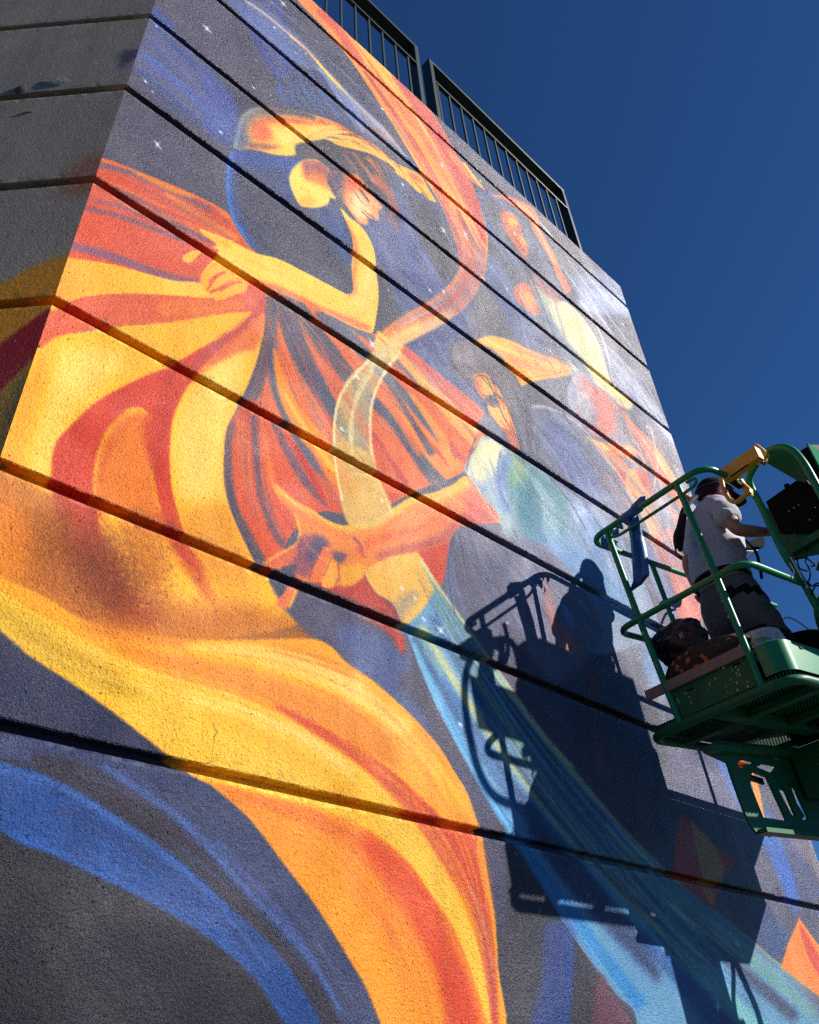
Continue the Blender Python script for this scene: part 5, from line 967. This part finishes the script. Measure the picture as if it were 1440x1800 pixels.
# t-shirt
SH=[(.415,.43,3.74,.150,.145),(.415,.44,3.88,.152,.142),(.415,.47,4.06,.150,.140),(.412,.50,4.20,.128,.125),(.41,.52,4.305,.068),(.53,.435,4.235,.078),(.58,.385,4.14,.068),(.598,.375,4.075,.066),(.295,.57,4.265,.075),(.25,.55,4.165,.066),(.235,.53,4.11,.064)]
me=skin('tshirt',SH,[(0,1),(1,2),(2,3),(3,4),(3,5),(5,6),(6,7),(3,8),(8,9),(9,10)],M_SH,per,3)
me.update()
for v in me.vertices:
    c=v.co;n_=.007*noise.noise(c*9)+.015*(1-2*abs(noise.noise(Vector((c.x*8+c.z*4,c.y*8,c.z*15)))))*(1 if c.z<4.13 else .3)+.006*(1-2*abs(noise.noise(Vector((c.x*15,c.y*15,c.z*34)))))*(1 if c.z<4.05 else .3);v.co=c+v.normal*n_
link('tshirt',me,M_SH,per,True)
# trousers, knee panel, belt
TRN=[(.415,.432,3.87,.145),(.415,.44,3.70,.145),(.505,.46,3.60,.108),(.52,.565,3.36,.092),(.505,.585,3.24,.082),(.49,.60,3.08,.082),(.325,.48,3.60,.108),(.30,.67,3.38,.092),(.31,.70,3.24,.082),(.32,.72,3.09,.082)]
me=skin('trousers',TRN,[(0,1),(1,2),(2,3),(3,4),(4,5),(1,6),(6,7),(7,8),(8,9)],M_TR,per,3);disp(me,.010,8,True);tr=link('trousers',me,M_TR,per,True)
me.materials.append(M_BK)
for p in me.polygons:
    q_=_bk(p.center);
    k=noise.noise(p.center*4)
    if (3.43<q_[2]<3.62 and q_[1]>.52) or (q_[2]<3.30) or (abs(q_[2]-3.66+.25*(q_[1]-.45))<.02 and q_[0]>.45): p.material_index=1
def ring(name,c,ra,rb,z0,h,mt,parent,tilt=0):
    mb=MB();n=28
    for k in(0,1):
        for i in range(n): t=2*math.pi*i/n;mb.v.append(BK(c[0],c[1],z0+h*k)+V1*ra*math.cos(t)+V2*rb*math.sin(t)+VZ*tilt*math.sin(t))
    for i in range(n): j=(i+1)%n;mb.f.append([i,j,n+j,n+i])
    o=mb.build(name,mt,parent,True);s=o.modifiers.new('t','SOLIDIFY');s.thickness=.006;return o
ring('belt',(.415,.43),.150,.142,3.79,.04,M_BK,per)
# black sling strap across the side
MB().tube([HC*0+BK(.50,.60,4.16),BK(.56,.60,4.0),BK(.565,.585,3.9),BK(.56,.56,3.8)],.008,6).build('strap',M_BK,per,True)
# bandana wrapped round neck and lower face
hs=bmesh.new();bmesh.ops.create_uvsphere(hs,u_segments=30,v_segments=22,radius=1)
bmesh.ops.delete(hs,geom=[v for v in hs.verts if v.co.z>.10-.35*min(0,v.co.y)*-1+.15*v.co.y or v.co.z<-.93],context='VERTS')
for v in hs.verts:
    x,y,z=v.co;f=1+.10*noise.noise(Vector((x*3,y*3,z*6)));v.co=HC+hr*(x*.080*f)+hf*(y*.106*f+.0-.016*(z<-.5)*0)+hu*(z*.125-.012)
me=bpy.data.meshes.new('bandana');hs.to_mesh(me);hs.free();o=link('bandana',me,M_BD,per,True);s=o.modifiers.new('t','SOLIDIFY');s.thickness=.004
MB().tube([BK(.385,.545,4.33),BK(.42,.56,4.36),BK(.47,.545,4.345)],[.045,.05,.04],14).build('bandana_fold',M_BD,per,True)
# hair: cap of hair under the hat plus ponytail
hs=bmesh.new();bmesh.ops.create_uvsphere(hs,u_segments=30,v_segments=22,radius=1)
bmesh.ops.delete(hs,geom=[v for v in hs.verts if (v.co.y>.12) or v.co.z<-.62],context='VERTS')
for v in hs.verts:
    x,y,z=v.co;v.co=HC+hr*x*.081+hf*(y*.102-.002)+hu*(z*.118+.0)
me=bpy.data.meshes.new('hair');hs.to_mesh(me);hs.free();hair=link('hair',me,M_HR,per,True);s=hair.modifiers.new('t','SOLIDIFY');s.thickness=.006;s.offset=-1
pt=MB();
for k in range(9):
    a=2*math.pi*k/9;ox,oy=.011*math.cos(a),.011*math.sin(a)
    pt.tube([BK(.395+ox*.4,.585+oy*.4,4.455),BK(.385+ox,.50+oy,4.43),BK(.375+ox*1.2,.37+oy,4.30),BK(.365+ox*1.3,.29+oy*1.3,4.16),BK(.36+ox*1.8,.235+oy*1.8,4.06),BK(.36+ox*1.2+rnd.uniform(-.01,.01),.20+oy,3.98-rnd.uniform(0,.03))],[.012,.010,.010,.010,.011,.003],6)
pt.build('ponytail',M_HR,per,True)
# cap with brim
hs=bmesh.new();bmesh.ops.create_uvsphere(hs,u_segments=32,v_segments=20,radius=1)
bmesh.ops.delete(hs,geom=[v for v in hs.verts if v.co.z<.05],context='VERTS')
for v in hs.verts:
    x,y,z=v.co;v.co=HC+hr*x*.086+hf*(y*.108)+hu*(.018+z*.108)
me=bpy.data.meshes.new('cap');hs.to_mesh(me);hs.free();cap=link('cap',me,M_BK,per,True);s=cap.modifiers.new('t','SOLIDIFY');s.thickness=.004
bv=MB();n=16
for i in range(n+1):
    t=-1.15+2.3*i/n
    for k in range(6):
        q_=k/5;bv.v.append(HC+hr*(math.sin(t)*.086*(1-.12*q_))+hf*(math.cos(t)*.104+q_*.085*max(0,math.cos(t))**.4)+hu*(.022-.030*q_-.018*math.sin(t)**2*q_))
for i in range(n):
    for k in range(5): bv.f.append([i*6+k,(i+1)*6+k,(i+1)*6+k+1,i*6+k+1])
o=bv.build('brim',M_BK,cap,True);s=o.modifiers.new('t','SOLIDIFY');s.thickness=.005
M_HB=mat('grey_headband',(.05,.048,.05),.9,spec=.1);mb=MB()
mb.tube([HC+hr*math.sin(t)*.089+hf*math.cos(t)*.110+hu*(.03+.012*math.cos(t)) for t in [2*math.pi*i/24 for i in range(25)]],.005,8);mb.build('headband',M_HB,cap,True)
for a,b in((.495,.63),(.32,.75)):
    me=skin('boot',[(a,b-.03,3.085,.045),(a+.03,b+.06,3.085,.042),(a+.06,b+.16,3.09,.036),(a,b-.03,3.15,.045)],[(0,1),(1,2),(0,3)],M_BT,per,2);link('boot',me,M_BT,per,True)
BK=BKP
k_=1.055;per.scale=(k_,)*3;per.location=Vector((-.025,.1155,-.145))      # scaled about the camera, shifted to fit the image, heels on the mesh floor
# ---- things lying in the platform ----------------------------------------------------------
def lump(name,c,r,amp,sc,mt,seed,parent=None,sub=5,flat=None):
    b=bmesh.new();bmesh.ops.create_icosphere(b,subdivisions=sub,radius=1)
    for v in b.verts:
        d=v.co.copy();f=1+amp*noise.noise(d*sc+Vector((seed,0,0)))+amp*1.3*(.35-abs(noise.noise(d*sc*1.6+Vector((0,seed,0)))))+amp*.4*(.3-abs(noise.noise(d*sc*4+Vector((0,0,seed)))))
        p=Vector((d.x*r[0],d.y*r[1],d.z*r[2]))*f
        if flat and p.z<flat: p.z=flat
        v.co=BK(*c)+RB@p
    me=bpy.data.meshes.new(name);b.to_mesh(me);b.free();return link(name,me,mt,parent,True)
def pattern_mat():
    m=mat('leaf_print_fabric',(.03,.022,.018),.85,bump=.004,bscale=12);t=m.node_tree;N=t.nodes;L=t.links;B=N['Principled BSDF']
    tc=N.new('ShaderNodeTexCoord');v=N.new('ShaderNodeTexVoronoi');v.inputs['Scale'].default_value=21;v.inputs['Randomness'].default_value=1
    n=N.new('ShaderNodeTexNoise');n.inputs['Scale'].default_value=45;n.inputs['Detail'].default_value=1;L.new(tc.outputs['Object'],n.inputs['Vector'])
    ad=N.new('ShaderNodeMath');ad.operation='MULTIPLY_ADD';ad.inputs[1].default_value=.55;L.new(n.outputs['Fac'],ad.inputs[0]);L.new(tc.outputs['Object'],v.inputs['Vector']);L.new(v.outputs['Distance'],ad.inputs[2])
    r=N.new('ShaderNodeValToRGB');e=r.color_ramp.elements;e[0].position=.50;e[0].color=(.42,.13,.02,1);e[1].position=.56;e[1].color=(.025,.018,.015,1);r.color_ramp.interpolation='CONSTANT';L.new(ad.outputs[0],r.inputs[0]);L.new(r.outputs[0],B.inputs['Base Color']);return m
M_PT=pattern_mat();M_PB=mat('glossy_black_plastic_film',(.008,.008,.010),.35,spec=.35,bump=.006,bscale=20);M_WB=mat('clear_grey_plastic_film',(.42,.42,.43),.22,bump=.006,bscale=22)
tag(lump('bag',(.37,.115,3.25),(.085,.235,.085),.10,1.2,M_PT,4),'orange and black leaf print cloth bag slumped on the plank edge','bag')
bb=tag(lump('bag',(.25,.125,3.40),(.065,.15,.10),.20,1.15,M_PB,9),'shiny black plastic bag bunched above the leaf print bag','bag')
fc_=bpy.data.curves.new('letter','FONT');fc_.body='R';fc_.size=.045;fc_.extrude=.0006
lo=bpy.data.objects.new('letter',fc_);COL.objects.link(lo);pp=BK(.31,.038,3.37);Ml=Matrix((V1*-1*-1,VZ,V1.cross(VZ))).transposed().to_4x4();Ml.translation=pp;lo.matrix_world=Ml;fc_.materials.append(mat('white_print',(.35,.35,.35),.7))
bpy.context.view_layer.update();lm=bpy.data.meshes.new_from_object(lo.evaluated_get(bpy.context.evaluated_depsgraph_get()));lm.transform(Ml);bpy.data.objects.remove(lo);link('printed_letter',lm,None,bb)
tag(lump('bag',(.60,.20,3.24),(.09,.10,.065),.24,1.5,M_WB,17),'crumpled pale clear plastic bag lying beside the front corner post','bag')
tag(lump('bag',(.50,.36,3.22),(.12,.17,.14),.30,2.0,M_BK,23),'dull black bag by the painter\'s boots behind the front toe board','bag')
# black bin
bn=empty('bucket','black plastic bucket standing behind the front toe board at the picture edge','bucket')
def cyl(name,c,r0,r1,z0,z1,mt,par,n=28):
    mb=MB();mb.tube([BK(c[0],c[1],z0),BK(c[0],c[1],z1)],[r0,r1],n,smooth=False);return mb.build(name,mt,par,True)
cyl('body',(.42,.99),.125,.15,3.0,3.46,M_K,bn);cyl('rim',(.42,.99),.157,.157,3.44,3.475,M_K,bn)
MB().tube([BK(.30,.90,3.46),BK(.36,.92,3.56),BK(.46,.95,3.60),BK(.54,1.0,3.46)],.005,8).build('handle',M_S,bn,True)
# gadget on a thin arm
gd=empty('phone_mount','small black gadget with a ribbed strap on a thin arm beyond the painter\'s waist','gadget')
g0,g1,g2=ona(.10,[(1015,960),(1290,850),(1230,1000)],1160,830,7.2);
MB().plate(ona(.10,[(1010,930),(1100,890),(1270,825),(1300,870),(1290,960),(1230,975),(1190,960),(1110,985),(1020,985)],1160,830,7.2),[],V1,.05).build('body',M_BK,gd,bevel=.006)
MB().tube(ona(.10,[(1050,995),(1190,1002),(1232,985)],1160,830,7.2),.006,8).build('bracket',M_S,gd,True)
MB().tube(ona(.10,[(1225,1000),(1150,1030),(1090,1075),(1040,1180)],1160,830,7.2),.009,8).build('arm',M_K,gd,True)
# beige board end
bo=MB().bar(BK(.60,.86,3.22),BK(.60,1.4,3.22),.09,.02).build('board',mat('beige_board',(.42,.38,.30),.8));tag(bo,'beige board end lying behind the front toe board at the picture edge','board')
